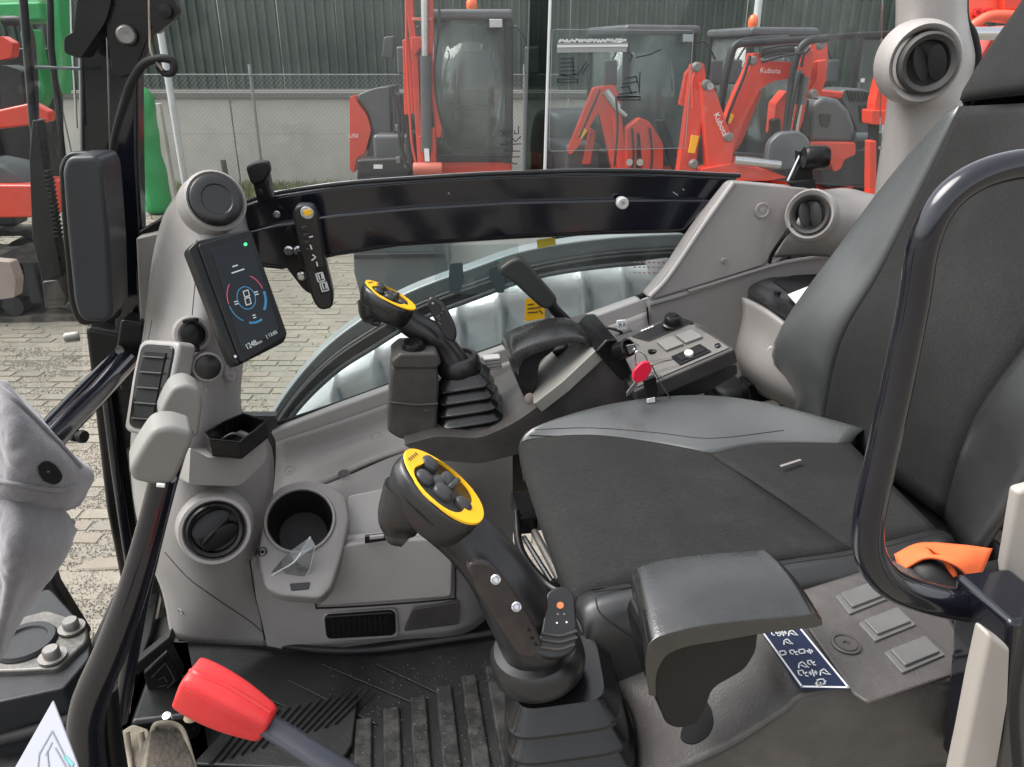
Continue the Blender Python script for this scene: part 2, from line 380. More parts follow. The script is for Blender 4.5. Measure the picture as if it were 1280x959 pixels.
tag(tufts('grass', 1500, -7, 1.5, 4, 12, .01, .035, -.01), 'tiny weeds in the joints of the block paving', 'grass', kind='stuff')
V = []; F = []; MI = []
for _ in range(42000):
    g_ = 2.2+3.6*random.random()**1.8; s = -.8-random.random()*2.2-(g_-2.3)*.35
    c_ = lw(s, g_, 0); r = random.uniform(.0018, .0055)*(1+.3*(g_-2.3)); i = len(V); a = random.uniform(0, 6.28)
    for q in range(3): V.append(c_+np.array([r*math.cos(a+q*2.1)*random.uniform(.7, 1.2), r*math.sin(a+q*2.1), -.004]))
    V.append(c_+np.array([r*.2, 0, r*random.uniform(.2, .45)])); F += [(i, i+1, i+3), (i+1, i+2, i+3), (i+2, i, i+3)]
tag(mk('gravel', V, F, mat('pale_gravel', (.21, .192, .16), .9, var=.25, vs=60, bump=0), loose=True, smooth=False), 'loose pale gravel and sand over the paving next to the machine', 'gravel', kind='stuff')
# ---------------------------------------------------------------- warehouse wall
CLAD = mat('green_grey_cladding', (.042, .062, .050), .5, .2, var=.35, vs=1.1, bump=.1, bs=20, dust=.55, dcol=(.12, .145, .12), ds=1.3)  # broad tone variation: pale panel streaks plus tree reflections put into the colour
CONC = mat('concrete', (.50, .48, .44), .85, var=.13, vs=2.2, bump=.5, bs=30, dust=.6, dcol=(.33, .315, .275), ds=1.6)
WG = 14.5
wt = thing('warehouse_wall', 'long warehouse wall of dark green ribbed cladding above a pale concrete plinth', 'warehouse', loc=(0, 0, 0), rz=-YAW)
V = []; F = []
prof = []
for k in range(6):
    for dx, dg in ((0, 0), (.085, 0), (.105, -.045), (.145, -.045), (.165, 0)): prof.append((k*.1667+dx*.98, dg))
prof = [(a, b) for a, b in prof if a <= 1.0]+[(.998, 0)]
for a, b in prof: V += [(a, b, 1.62), (a, b, 5.6)]
F = [(2*i, 2*i+1, 2*i+3, 2*i+2) for i in range(len(prof)-1)]
p0 = mk('cladding_panel', V, F, CLAD, wt, smooth=False); p0.location = (-14, WG, 0)
for k in range(1, 29):
    c = p0.copy(); COL.objects.link(c); c.location = (-14+k*1.0, WG+random.uniform(-.012, .012), 0)
q0 = box('concrete_panel', (0, 0, .75), (2.98, .16, 1.5), CONC, wt, .012); q0.location = (-12.5, WG+.06, 0)
for k in range(1, 10):
    c = q0.copy(); COL.objects.link(c); c.location = (-12.5+3*k, WG+.06, 0)
box('cap_rail', (0, WG-.03, 1.53), (28, .1, .09), mat('wall_cap', (.12, .12, .11), .6), wt, .01)
box('drip_edge', (0, WG-.06, 1.6), (28, .05, .03), mat('wall_edge', (.25, .25, .23), .6), wt, .005)
# fence
GALV = mat('galvanised_wire', (.3, .31, .31), .5, .5, var=.2)
ft = thing('chain_link_fence', 'thin galvanised chain link fence in front of the concrete wall', 'fence')
FG = 13.2; s0 = -6.2; s1 = .75; zt = 1.9
V = []; F = []
def strand(a, b, r=.0022):
    i = len(V); d = nz(b-a); u, v, _ = frame(d)
    for e in (a, b):
        for k in range(3): V.append(e+r*(u*math.cos(k*2.094)+v*math.sin(k*2.094)))
    for k in range(3): F.append((i+k, i+(k+1) % 3, i+3+(k+1) % 3, i+3+k))
k = s0-zt
while k < s1:
    for sg in (1, -1):
        a0 = k; a1 = k+zt; lo = max(a0, s0); hi = min(a1, s1)
        if hi > lo:
            z0, z1 = (lo-a0, hi-a0) if sg > 0 else (zt-(lo-a0), zt-(hi-a0)); strand(lw(lo, FG, z0), lw(hi, FG, z1))
    k += .075
o = mk('wire_mesh', V, F, GALV, ft, loose=True); o['kind'] = 'stuff'
tube('top_rail', [lw(s0, FG, zt), lw(s1, FG, zt)], .008, GALV, ft, sm=1, n=6)
tube('line_wire', [lw(s0, FG, zt-.22), lw(s1, FG, zt-.22)], .005, GALV, ft, sm=1, n=6)
tube('line_wire', [lw(s0, FG, 1.0), lw(s1, FG, 1.0)], .005, GALV, ft, sm=1, n=6)
for px in (326, 655): 
    b = Gp(px, 205, FG); s = (b-EYE)@RT
    tube('post', [lw(s, FG+.03, 0), lw(s, FG+.03, 2.05)], .025, GALV, ft, sm=1, n=8)
def pole(px, py, gg, r, h, m, nm, lab, cat):
    b = Gp(px, py, gg); s = (b-EYE)@RT
    t = thing(nm, lab, cat); tube('pole_shaft', [lw(s, gg, 0), lw(s, gg, h)], r, m, t, sm=1, n=14); lathe('pole_foot', lw(s, gg, 0), (0, 0, 1), [(r*2.2, 0), (r*2.2, .03), (r*1.1, .05)], m, t)
WPOL = mat('white_pole_paint', (.6, .61, .62), .5, var=.1, dust=.3, dcol=(.35, .35, .33))
pole(217, 140, 12.9, .055, 5, WPOL, 'lamp_pole', 'white pole in front of the wall beside the green tank', 'pole')
pole(946, 25, 13.6, .06, 5.5, WPOL, 'lamp_pole', 'white pole behind the orange-red machine with roll bar', 'pole')
t = thing('fence_post', 'squat pale concrete fence post between green tank and white pole', 'post')
b = Gp(205, 180, 12.6); s = (b-EYE)@RT; box('post_shaft', lw(s, 12.6, .75), (.11, .11, 1.5), CONC, t, .01, rz=-YAW)
WOOD = mat('old_wood', (.1, .08, .055), .85, var=.3, vs=20, bump=.5, bs=80)
for px, gg, h, lab in ((281, 12.9, .62, 'short dark wooden stake in the grass before the concrete wall'), (199, 12.2, .62, 'dark wooden stake beside the green tank')):
    b = Gp(px, 200, gg); s = (b-EYE)@RT; o = rings('wooden_stake', [(lw(s, gg, 0), (1, 0, 0), (0, 1, 0), .045, .04, 4), (lw(s-.03, gg, h), (1, 0, 0), (0, 1, 0), .04, .035, 4)], WOOD, n=8, sm=1); tag(o, lab, 'stake')
# green tank bag
t = thing('green_tank', 'tall bright green sack with a loop handle by the fence', 'sack')
b = Gp(184, 180, 11.6); s = (b-EYE)@RT
R = []
for z, r in ((0, .15), (.08, .185), (.35, .175), (.6, .19), (.85, .172), (1.1, .188), (1.3, .172), (1.5, .18), (1.66, .155), (1.74, .09)): R.append((lw(s+.015*math.sin(z*5), 11.6, z+.02), (1, 0, 0), (0, 1, 0), r, r, 3))
rings('sack_body', R, GRN, t, n=20)
tube('loop_handle', [lw(s-.05, 11.6, 1.70), lw(s-.08, 11.6, 1.82), lw(s, 11.6, 1.9), lw(s+.08, 11.6, 1.82), lw(s+.05, 11.6, 1.70)], .015, YEL, t, n=8)

# ---------------------------------------------------------------- other machines in the yard
GREYP = HOOD
BLKM = mat('machine_black', (.02, .021, .023), .4, var=.2, vs=4, bump=.1, bs=40, dust=.2, dcol=(.07, .07, .07))
TRK = mat('track_rubber', (.035, .033, .03), .75, var=.3, vs=10, bump=.5, bs=60, dust=.8, dcol=(.17, .15, .12), ds=5)
BLK2 = BLKM
LENS = mat('orange_beacon_lens', (.9, .16, .04), .3)
class Lc:
    def __init__(s, root, loc, hd, px=(1, 0)):
        s.r = root; s.loc = np.array(loc, float); a = hd; s.x = np.array([math.cos(a), math.sin(a), 0]); s.y = np.array([-math.sin(a), math.cos(a), 0]); s.z = np.array([0, 0, 1.]); s.k = 1.
    def p(s, x, y, z): return s.loc+(s.x*x+s.y*y+s.z*z)*s.k
    def box(s, n, c, sz, m, par=None, bevel=.02, **k): return box(n, s.p(*c), tuple(q*s.k for q in sz), m, par or s.r, bevel, ax=(s.x, s.y, s.z), **k)
    def side(s, n, pts, y0, y1, m, par=None, bevel=.012, **k):
        return poly(n, [s.p(x, y0, z) for x, z in pts], s.y*(y1-y0)*s.k, m, par or s.r, bevel, **k)
    def bar(s, n, a, b, wd, m, par=None, bevel=.006): return bar(n, s.p(*a), s.p(*b), wd, m, par or s.r, bevel)
    def tube(s, n, pts, r, m, par=None, **k): return tube(n, [s.p(*q) for q in pts], r*s.k if not isinstance(r, list) else [q*s.k for q in r], m, par or s.r, **{'n': 10, **k})
def track(L, y, w, ln=1.9, h=.46):
    R = h/2; c = ln/2-R; N = 60; per = 4*c+2*math.pi*R; V = []; F = []; prof = []
    for i in range(N):
        d = per*i/N
        if d < 2*c: p = (-c+d, h, 0, 1)
        elif d < 2*c+math.pi*R: a = (d-2*c)/R; p = (c+R*math.sin(a), R+R*math.cos(a), math.sin(a), math.cos(a))
        elif d < 4*c+math.pi*R: p = (c-(d-2*c-math.pi*R), 0, 0, -1)
        else: a = (d-4*c-math.pi*R)/R; p = (-c-R*math.sin(a), R-R*math.cos(a), -math.sin(a), -math.cos(a))
        lug = .03 if i % 3 == 0 else 0
        prof.append((p[0]+p[2]*lug, p[1]+p[3]*lug, p[0]-p[2]*.04, p[1]-p[3]*.04))
    for a, b, c2, d in prof: V += [L.p(a, y-w/2, b), L.p(a, y+w/2, b), L.p(c2, y+w/2, d), L.p(c2, y-w/2, d)]
    for i in range(N):
        j = (i+1) % N
        for q in range(4): F.append((i*4+q, i*4+(q+1) % 4, j*4+(q+1) % 4, j*4+q))
    t = mk('track', V, F, TRK, L.r, smooth=False)
    L.box('track_frame', (0, y, h*.5), (ln*.72, w*.55, h*.34), BLKM, t, .02)
    for x, r in ((-c, R*.8), (c, R*.8), (-.35, .09), (0, .09), (.35, .09)):
        lathe('track_wheel', L.p(x, y-w*.42, R if r > .1 else .12), L.y, [(r, 0), (r, w*.84), (r*.5, w*.86)], BLKM, t, n=16)
def beam(L, n, cl, wd, y, th, m, par=None):
    """boom or arm: a bent tapering beam seen from its side"""
    P = [np.array(p, float) for p in cl]; up = []; dn = []
    for i, p in enumerate(P):
        a = P[max(0, i-1)]; b = P[min(len(P)-1, i+1)]; d = b-a; d /= np.linalg.norm(d); nn = np.array([-d[1], d[0]])
        up.append(p+nn*wd[i]/2); dn.append(p-nn*wd[i]/2)
    return L.side(n, up+dn[::-1], y-th/2, y+th/2, m, par, .015)
def cyl(L, a, b, r, par=None, f=.6):
    a = np.array(a, float); b = np.array(b, float); mid = a+(b-a)*f
    c = L.tube('cylinder', [a, mid], r, BLKM, par, sm=1); L.tube('piston_rod', [mid, b], r*.45, STEEL, c, sm=1)
def machine(lab, loc, hd, k=1., cab=True, group=None, tracks=True, beacon=False, hood=True, cat='excavator'):
    t = thing('mini_excavator', lab, cat, group); L = Lc(t, loc, hd); L.k = k
    if tracks: track(L, -.6, .3); track(L, .6, .3)
    L.box('undercarriage', (0, 0, .34), (.8, .95, .26), BLKM)
    L.box('dozer_blade', (1.25, 0, .3), (.08, 1.5, .34), BLKM)
    L.box('swing_platform', (-.05, 0, .66), (1.35, 1.42, .16), BLKM)
    V = []
    o = [(-.35, -.74), (-.7, -.72), (-.92, -.55), (-1.02, -.25), (-1.05, 0), (-1.02, .25), (-.92, .55), (-.7, .72), (-.35, .74)]
    poly('counterweight', [L.p(x, y, .66) for x, y in o], L.z*.42*k, RED, t, .05*k)
    if hood:
        rings('engine_hood', [(L.p(-.55, 0, z), L.x, L.y, rx*k, ry*k, 4) for z, rx, ry in ((1.06, .46, .70), (1.25, .45, .69), (1.45, .40, .66), (1.56, .28, .6), (1.58, .1, .4))], GREYP, t, n=28)
        for i in range(6): L.box('hood_louvre', (-.99, -.3+.12*i, 1.3), (.03, .07, .22), BLKM, t, .005)
        L.box('side_cover', (.12, -.52, 1.0), (.8, .42, .55), GREYP, bevel=.05); L.box('side_panel', (.12, -.72, .8), (.85, .04, .28), RED, bevel=.02)
    if cab:
        L.box('cab_skirt', (.15, .32, .88), (.98, .86, .3), RED, bevel=.03)
        c = L.box('cab_roof', (.1, .32, 2.42), (1.06, .9, .1), GREYP, bevel=.04)
        for x, y in ((.62, -.08), (.62, .72), (-.36, -.08), (-.36, .72), (.1, .72)):
            L.bar('cab_post', (x+(.03 if x > .3 else 0), y, 1.0), (x-(.08 if x > .3 else 0), y, 2.4), (.06*k, .07*k), BLKM)
        L.bar('cab_rail', (.65, -.08, 1.05), (.65, .72, 1.05), .07*k, BLKM)
        L.bar('cab_rail', (-.36, .72, 1.05), (.64, .72, 1.05), .06*k, BLKM)
        for n, q in (('windscreen', ((.64, -.05, 1.08), (.64, .69, 1.08), (.56, .69, 2.38), (.56, -.05, 2.38))), ('side_window', ((-.33, .72, 1.08), (.62, .72, 1.08), (.55, .72, 2.38), (-.33, .72, 2.38))),
                     ('side_window', ((-.33, -.08, 1.08), (.62, -.08, 1.08), (.55, -.08, 2.38), (-.33, -.08, 2.38))), ('rear_window', ((-.36, -.05, 1.3), (-.36, .69, 1.3), (-.36, .69, 2.38), (-.36, -.05, 2.38)))):
            mk(n, [L.p(*v) for v in q], [(0, 1, 2, 3)], CABG, t, solid=.006)
        L.box('seat', (-.1, .32, 1.45), (.45, .45, .12), BLKM, bevel=.04); L.box('seat_back', (-.28, .32, 1.8), (.14, .45, .6), BLKM, bevel=.05)
        for sy in (-.18, .82):
            mr = L.tube('mirror_arm', [(.6, .32+(sy-.32)*.85, 2.3), (.66, sy, 2.3), (.68, sy+(.14 if sy > 0 else -.14), 2.1)], .012, BLKM)
            L.box('mirror', (.69, sy+(.14 if sy > 0 else -.14), 2.0), (.05, .15, .26), GREYP, mr, .03)
        L.box('work_lamp', (.62, .6, 2.34), (.07, .13, .08), STEEL, bevel=.01)
    if beacon:
        lathe('beacon', L.p(-.1, .32, 2.48), (0, 0, 1), [(.055*k, 0), (.055*k, .03), (.06*k, .04), (.058*k, .1), (.04*k, .14), (.01, .155)], LENS, t)
    L.box('swing_bracket', (.85, -.12, .8), (.35, .26, .34), BLKM, bevel=.04)
    return L
def hdg(px, py, g, extra=0):   # heading so that the machine faces the viewer, turned by extra degrees
    p = Gp(px, py, g); return math.atan2(-p[1], -p[0])+math.radians(extra)
def gnd(px, g): p = Gp(px, 150, g); return (p[0], p[1], 0)
# A: upright boom, facing
L = machine('orange-red mini excavator facing the cab with its boom raised straight up out of view', gnd(556, 9.6), hdg(548, 150, 9.6, -6), 1.06, beacon=True, group='excavators parked by the wall')
GA = 8.4
slab('boom', [(506, -60), (514, -60), (517, 20), (522, 60), (526, 140), (531, 218), (523, 218), (518, 140), (514, 70), (509, 20)], ('G', GA), .12, RED, L.r, .01)
slab('boom', [(531, -60), (541, -60), (541, 40), (541, 75), (546, 130), (552, 160), (551, 172), (545, 172), (540, 130), (534, 80), (532, 40)], ('G', GA), .12, RED, L.r, .01)
slab('arm', [(503, 50), (510, 48), (515, 90), (518, 142), (505, 144)], ('G', GA+.15), .14, RED, L.r, .01)
slab('boom_crossbar', [(514, 46), (540, 46), (541, 62), (537, 70), (526, 60), (518, 70), (514, 62)], ('G', GA-.03), .12, RED, L.r, .01, r=3)
slab('boom_crossbar', [(515, 22), (540, 22), (540, 26), (515, 26)], ('G', GA-.02), .05, mat('faded_pink_red', (.7, .2, .16), .5), L.r, .006)
slab('boom_foot', [(523, 170), (529, 170), (531, 222), (524, 222)], ('G', GA-.02), .14, RED, L.r, .01); slab('boom_foot', [(538, 160), (544, 160), (545, 222), (538, 222)], ('G', GA-.02), .14, RED, L.r, .01)
c = tube('cylinder', [Gp(532, 70, GA-.05), Gp(533, 190, GA-.05)], .055, HOOD, L.r, sm=1, n=16); tube('piston_rod', [Gp(530, -40, GA-.05), Gp(531, 70, GA-.05)], .035, STEEL, c, sm=1)
slab('white_label', [(530, 186), (536, 186), (537, 202), (531, 202)], ('G', GA-.12), .01, WHT, L.r, 0)
tube('hydraulic_hose', [Gp(*q, GA-.1) for q in ((547, -50), (549, 30), (543, 80), (545, 120), (551, 150), (556, 165), (552, 178))], .013, BLKM, L.r, n=8)
tube('hydraulic_hose', [Gp(*q, GA-.1) for q in ((508, -50), (508, 60), (512, 140), (515, 180), (520, 205))], .013, RED, L.r, n=8)
lathe('pivot_boss', Gp(517, 211, GA-.1), RT, [(.06, 0), (.065, .02), (.065, .28), (.06, .3)], mat('dusty_red', (.5, .12, .08), .6), L.r)
slab('counterweight_side', [(437, 122), (442, 119), (448, 130), (459, 145), (464, 163), (456, 192), (446, 197), (442, 218), (437, 212)], ('G', 9.3), .9, RED, L.r, .04, r=4)
slab('engine_cover', [(444, 120, 8), (466, 110, 10), (487, 108, 4), (490, 196, 4), (458, 197, 4), (466, 165, 4), (461, 143, 4)], ('G', 9.35), .8, HOOD, L.r, .05, r=5)
tube('mirror_arm', [Gp(603, 45, 9.2), Gp(612, 43, 9.2), Gp(622, 46, 9.2), Gp(625, 50, 9.2)], .015, BLKM, L.r, n=8)
slab('mirror', [(617, 48, 3), (628, 49, 3), (634, 73, 3), (623, 73, 3)], ('G', 9.2), .08, HOOD, L.r, .015, r=2); slab('mirror', [(480, 46, 3), (493, 45, 3), (491, 74, 3), (477, 72, 3)], ('G', 9.2), .08, HOOD, L.r, .015, r=2)
for pts in (((489, 112), (498, 140), (500, 180), (508, 200)), ((494, 118), (504, 150), (503, 190), (512, 214)), ((500, 130), (509, 160), (512, 190), (520, 200))): tube('hydraulic_hose', [Gp(*q, 8.7) for q in pts], .018, BLKM, L.r, n=8)
for q in ((505, 150), (497, 160), (512, 170), (505, 185), (498, 200), (508, 206)): box('valve_fitting', Gp(*q, 8.75), (.05, .05, .07), DSTEEL, L.r, .01)
text('panel_lettering', 'U50', ('G', 9.28), (437, 172), (448, 172), WHT, L.r, .01)
slab('battery_box', [(446, 200), (500, 197), (512, 210), (512, 236), (446, 236)], ('G', 8.9), .4, BLKM, L.r, .03)
slab('valve_block', [(490, 116), (502, 118), (508, 170), (516, 195), (492, 196)], ('G', 9.2), .3, BLKM, L.r, .03)
slab('white_label', [(467, 206), (478, 206), (478, 211), (467, 211)], ('G', 8.89), .01, WHT, L.r, 0)
# B: behind the clear sticker, boom folded to an inverted V
L = machine('orange-red excavator with folded boom behind the clear sheet on the window', gnd(760, 9.5), hdg(760, 150, 9.5, 25), 1.0, group='excavators parked by the wall')
G1 = 8.6
slab('boom', [(742, 110), (768, 106), (776, 125), (770, 165), (776, 212), (765, 214), (758, 180), (748, 140), (722, 185), (713, 194), (709, 190)], ('G', G1), .18, RED, L.r, .012, r=3)
slab('arm', [(764, 128), (776, 140), (786, 212), (774, 214), (768, 170)], ('G', G1-.1), .14, RED, L.r, .012)
slab('arm', [(738, 160), (746, 165), (738, 206), (727, 206)], ('G', G1+.2), .12, RED, L.r, .012)
t_ = slab('bucket_link', [(784, 160), (800, 148), (812, 152), (829, 180), (829, 214), (803, 214), (800, 168), (796, 166), (795, 212), (784, 214)], ('G', G1-.3), .22, RED, L.r, .015, r=3)
c = tube('cylinder', [Gp(757, 114, G1-.15), Gp(772, 136, G1-.15)], .045, STEEL, L.r, sm=1); tube('piston_rod', [Gp(772, 136, G1-.15), Gp(783, 145, G1-.15)], .022, STEEL, c, sm=1)
for pts in (((750, 112), (738, 140), (724, 172)), ((770, 120), (772, 160), (768, 208)), ((790, 160), (792, 190), (790, 214)), ((812, 160), (815, 190), (814, 212))): tube('hydraulic_hose', [Gp(*q, G1-.35) for q in pts], .012, BLKM, L.r, n=8)
slab('dark_chassis', [(690, 190), (850, 186), (850, 230), (690, 230)], ('G', G1+.5), .3, BLKM, L.r, .03); slab('blade_lip', [(820, 150), (832, 150), (850, 200), (842, 214), (832, 190)], ('G', G1+.1), .1, BLKM, L.r, .02)
slab('warning_label', [(723, 168), (731, 160), (734, 164), (726, 174)], ('G', G1-.02), .004, YEL, L.r, 0)
for px in (787, 800): lathe('link_pin', Gp(px, 203, G1-.36), HG, [(.035, 0), (.035, .05)], STEEL, L.r)
# C: boom folded, tall legs, yellow label
L = machine('orange-red excavator with narrow folded boom bearing a yellow label', gnd(905, 10.2), hdg(905, 150, 10.2, 30), 1.0, beacon=True, group='excavators parked by the wall')
G2 = 7.6
slab('arm', [(866, 80), (880, 79), (884, 110), (869, 210), (874, 218), (848, 218), (856, 160)], ('G', G2), .17, RED, L.r, .012, r=3)
slab('boom', [(877, 104), (889, 102), (897, 120), (912, 165), (919, 175), (914, 216), (884, 216), (880, 150)], ('G', G2-.12), .17, RED, L.r, .012, r=3)
slab('arm_link', [(858, 92), (866, 82), (868, 130), (862, 134), (850, 132)], ('G', G2+.15), .12, RED, L.r, .012, r=2)
slab('warning_label', [(864.5, 169), (874, 170), (868.5, 192), (860.5, 191)], ('G', G2-.03), .02, YEL, L.r, 0)
text('boom_lettering', 'Kubota', ('G', G2-.14), (892, 144), (904, 171), WHT, L.r, .004)
for pts in (((893, 110), (900, 140), (910, 170), (915, 200)), ((870, 84), (862, 120), (856, 170), (851, 212)), ((884, 96), (890, 130), (886, 170), (880, 212))): tube('hydraulic_hose', [Gp(*q, G2+.03) for q in pts], .014, BLKM, L.r, n=8)
for q in ((872, 84), (884, 106), (912, 172), (868, 206)): lathe('pivot_pin', Gp(*q, G2-.16), HG, [(.03, 0), (.03, .02), (.045, .03), (.045, .06)], DSTEEL, L.r, n=12)
slab('dozer_blade', [(846, 206), (905, 208), (905, 228), (846, 226)], ('G', G2+.3), .1, BLKM, L.r, .02)
tube('hose', [Gp(874, 82, G2-.1), Gp(866, 100, G2-.1), Gp(866, 135, G2-.1)], .012, RED, L.r, n=8); lathe('boom_pin', Gp(888, 108, G2-.2), HG, [(.03, 0), (.03, .3)], STEEL, L.r)
slab('boom_foot', [(876, 212), (915, 205), (960, 214), (985, 222), (960, 226), (880, 226)], ('G', G2-.2), .3, RED, L.r, .02, r=4)
# D: roll bar machine, boom running across with the lettering
G3 = 8.0
p = Gp(985, 150, G3+1.2)
L = machine('small orange-red excavator with black roll bar and lettered boom swung across', (p[0], p[1], 0), math.radians(200), .8, cab=False, tracks=True, group='excavators parked by the wall', hood=False)
tube('roll_bar', [Gp(*q, G3+.6) for q in ((893, 220), (897, 170), (903, 120), (912, 75), (921, 56), (945, 51), (985, 49))], .04, BLKM, L.r)
tube('roll_bar', [Gp(*q, G3+.1) for q in ((925, 55), (1000, 50), (1018, 49), (1036, 47))], .034, BLKM, L.r)
tube('roll_bar', [Gp(*q, G3-.4) for q in ((1034, 48), (1010, 52), (998, 66), (990, 100), (984, 150), (978, 215))], .034, BLKM, L.r)
slab('boom', [(941, 66), (948, 66), (951, 76), (1000, 78), (1012, 54), (1034, 52), (1035, 80), (1024, 120), (1014, 124), (1020, 84), (1006, 84), (1000, 96), (965, 102), (950, 112), (930, 152), (914, 196), (905, 170), (908, 150), (924, 110), (937, 84)], ('G', G3), .2, RED, L.r, .014, r=4)
slab('arm', [(998, 80), (1010, 60), (1018, 64), (1014, 100), (1004, 150), (996, 175), (988, 172), (994, 130)], ('G', G3-.25), .12, RED, L.r, .012, r=3)
slab('arm', [(1022, 76), (1034, 74), (1033, 100), (1026, 118), (1016, 122), (1012, 112), (1020, 100)], ('G', G3-.2), .12, RED, L.r, .012, r=3)
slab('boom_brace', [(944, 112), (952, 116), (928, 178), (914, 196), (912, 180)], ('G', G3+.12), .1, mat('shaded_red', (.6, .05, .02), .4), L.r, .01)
text('boom_lettering', 'Kubota', ('G', G3-.02), (950, 91), (975, 92), WHT, L.r, .006)
slab('warning_label', [(914, 142), (918, 144), (913, 155), (908, 153)], ('G', G3-.02), .01, YEL, L.r, 0)
for a, b in (((998, 88), (984, 172)), ((1006, 96), (994, 165))):
    c = tube('cylinder', [Gp(*a, G3-.4), Gp((a[0]+b[0])/2, (a[1]+b[1])/2, G3-.4)], .042, SLATE, L.r, sm=1); tube('piston_rod', [Gp((a[0]+b[0])/2, (a[1]+b[1])/2, G3-.4), Gp(*b, G3-.4)], .024, STEEL, c, sm=1)
c = tube('cylinder', [Gp(950, 67, G3-.05), Gp(992, 62, G3-.05)], .04, BLKM, L.r, sm=1); tube('piston_rod', [Gp(992, 62, G3-.05), Gp(1012, 58, G3-.05)], .02, STEEL, c, sm=1)
for (a, b) in (((955, 72), (1000, 68)), ((952, 62), (1005, 56))): tube('hydraulic_hose', [Gp(*a, G3-.1), Gp((a[0]+b[0])/2, a[1]-5, G3-.1), Gp(*b, G3-.1)], .012, BLKM, L.r, n=8)
slab('track_guard', [(958, 200), (962, 178), (975, 166), (1000, 164), (1012, 174), (1014, 196), (990, 212), (960, 214)], ('G', G3-.6), .12, SLATE, L.r, .02, r=6)
c = tube('blade_cylinder', [Gp(918, 200, G3-.7), Gp(975, 206, G3-.7)], .04, STEEL, L.r, sm=1)
slab('fuel_tank_cover', [(970, 130), (985, 112), (986, 165), (966, 170)], ('G', G3+.2), .25, RED, L.r, .03, r=4)
for pts, r in ((((938, 70), (930, 95), (912, 140), (902, 180)), .014), (((1000, 92), (992, 120), (986, 160), (976, 200)), .016), (((1004, 92), (1000, 125), (992, 165), (990, 205)), .014), (((1012, 60), (1004, 70), (1002, 84)), .014), (((952, 78), (980, 70), (1006, 66)), .012)):
    tube('hydraulic_hose', [Gp(*q, G3-.45) for q in pts], r, BLKM, L.r, n=8)
for q in ((942, 76), (1008, 62), (1028, 56), (996, 168), (1018, 118)): lathe('pivot_pin', Gp(*q, G3-.36), HG, [(.03, 0), (.03, .02), (.045, .03), (.045, .06)], DSTEEL, L.r, n=12)
slab('foot_platform', [(925, 196), (1000, 200), (1010, 226), (925, 226)], ('G', G3-.1), .5, BLKM, L.r, .02); slab('control_tower', [(966, 150), (976, 148), (980, 196), (964, 196)], ('G', G3+.1), .15, BLKM, L.r, .02)
tube('control_stick', [Gp(966, 196, G3-.1), Gp(960, 180, G3-.1), Gp(958, 172, G3-.1)], .015, BLKM, L.r)
# E: round grey hood machine seen from behind
G4 = 8.4
t = thing('mini_excavator', 'excavator tail with a rounded grey hood and orange-red counterweight below', 'excavator', 'excavators parked by the wall')
c0 = Gp(1036, 150, G4)
prof = [(1010, 178), (1012, 150), (1018, 128), (1030, 120), (1048, 124), (1062, 138), (1069, 158), (1070, 180)]
slab('engine_hood', prof, ('G', G4), .7, HOOD, t, .06, 5)
slab('counterweight', [(1012, 177), (1070, 178), (1070, 194), (1056, 200), (1052, 212), (1042, 216), (1036, 200), (1012, 192)], ('G', G4-.05), .8, RED, t, .03, r=4)
slab('side_panel', [(1024, 112), (1056, 115), (1052, 124), (1026, 122)], ('G', G4+.3), .4, RED, t, .02)
slab('hood_latch', [(1024, 142), (1040, 143), (1036, 160), (1026, 158)], ('G', G4-.015), .03, BLKM, t, .006, r=3)
slab('lower_frame', [(1020, 196), (1090, 185), (1092, 232), (1030, 236)], ('G', G4+.2), .5, BLKM, t, .03)
slab('bulkhead', [(1000, 126), (1012, 124), (1012, 170), (1002, 178)], ('G', G4-.1), .3, BLKM, t, .02)
lathe('exhaust_pipe', Gp(1068, 172, G4), RT, [(.05, 0), (.05, .3)], SLATE, t)
G5 = 8.9
t = thing('mini_excavator', 'grey louvred engine hood of an excavator parked by the dark cab', 'excavator', 'excavators parked by the wall')
slab('engine_hood', [(1048, 118), (1056, 111), (1080, 111), (1092, 118), (1096, 130), (1098, 165), (1072, 170), (1064, 150)], ('G', G5), .6, HOOD, t, .04, r=5)
for i in range(8):
    slab('hood_louvre', [(1058+i*4.6, 113+.4*i), (1060+i*4.6, 113+.4*i), (1065+i*4.2, 127), (1063+i*4.2, 127)], ('G', G5-.02), .04, BLKM, t, 0)
slab('side_grille', [(1074, 132), (1096, 132), (1096, 152), (1076, 153)], ('G', G5-.02), .04, BLKM, t, .004)
slab('lower_frame', [(1066, 165), (1100, 165), (1100, 240), (1060, 240)], ('G', G5+.1), .5, BLKM, t, .03)
for i in range(14):
    a = random.uniform(1046, 1090); b = random.uniform(175, 228); lathe('frame_bolt', Gp(a, b, G5+.08), HG, [(.02, 0), (.022, .03)], DSTEEL, t, n=8)
t = thing('machine_cab', 'dark cab with one small white sticker standing beyond the louvred hood', 'cab')
G6 = 10.2
slab('cab_post', [(1062, 130), (1075, 46), (1080, 47), (1068, 130)], ('G', G6), .1, BLKM, t, .01); slab('cab_post', [(1058, 140), (1064, 142), (1080, 50), (1078, 46)], ('G', G6+.7), .08, BLKM, t, .01)
slab('cab_roof', [(1073, 40), (1180, 36), (1180, 47), (1074, 49)], ('G', G6), .9, BLKM, t, .03)
slab('cab_window', [(1080, 50), (1180, 48), (1180, 128), (1068, 130)], ('G', G6+.05), .006, CABG, t, 0)
slab('cab_window', [(1082, 50), (1180, 48), (1180, 145), (1072, 145)], ('G', G6+.7), .02, BLKM, t, 0)
slab('window_sticker', [(1076, 98), (1081, 98), (1080, 103), (1075, 103)], ('G', G6), .004, WHT, t, 0, lift=.01)
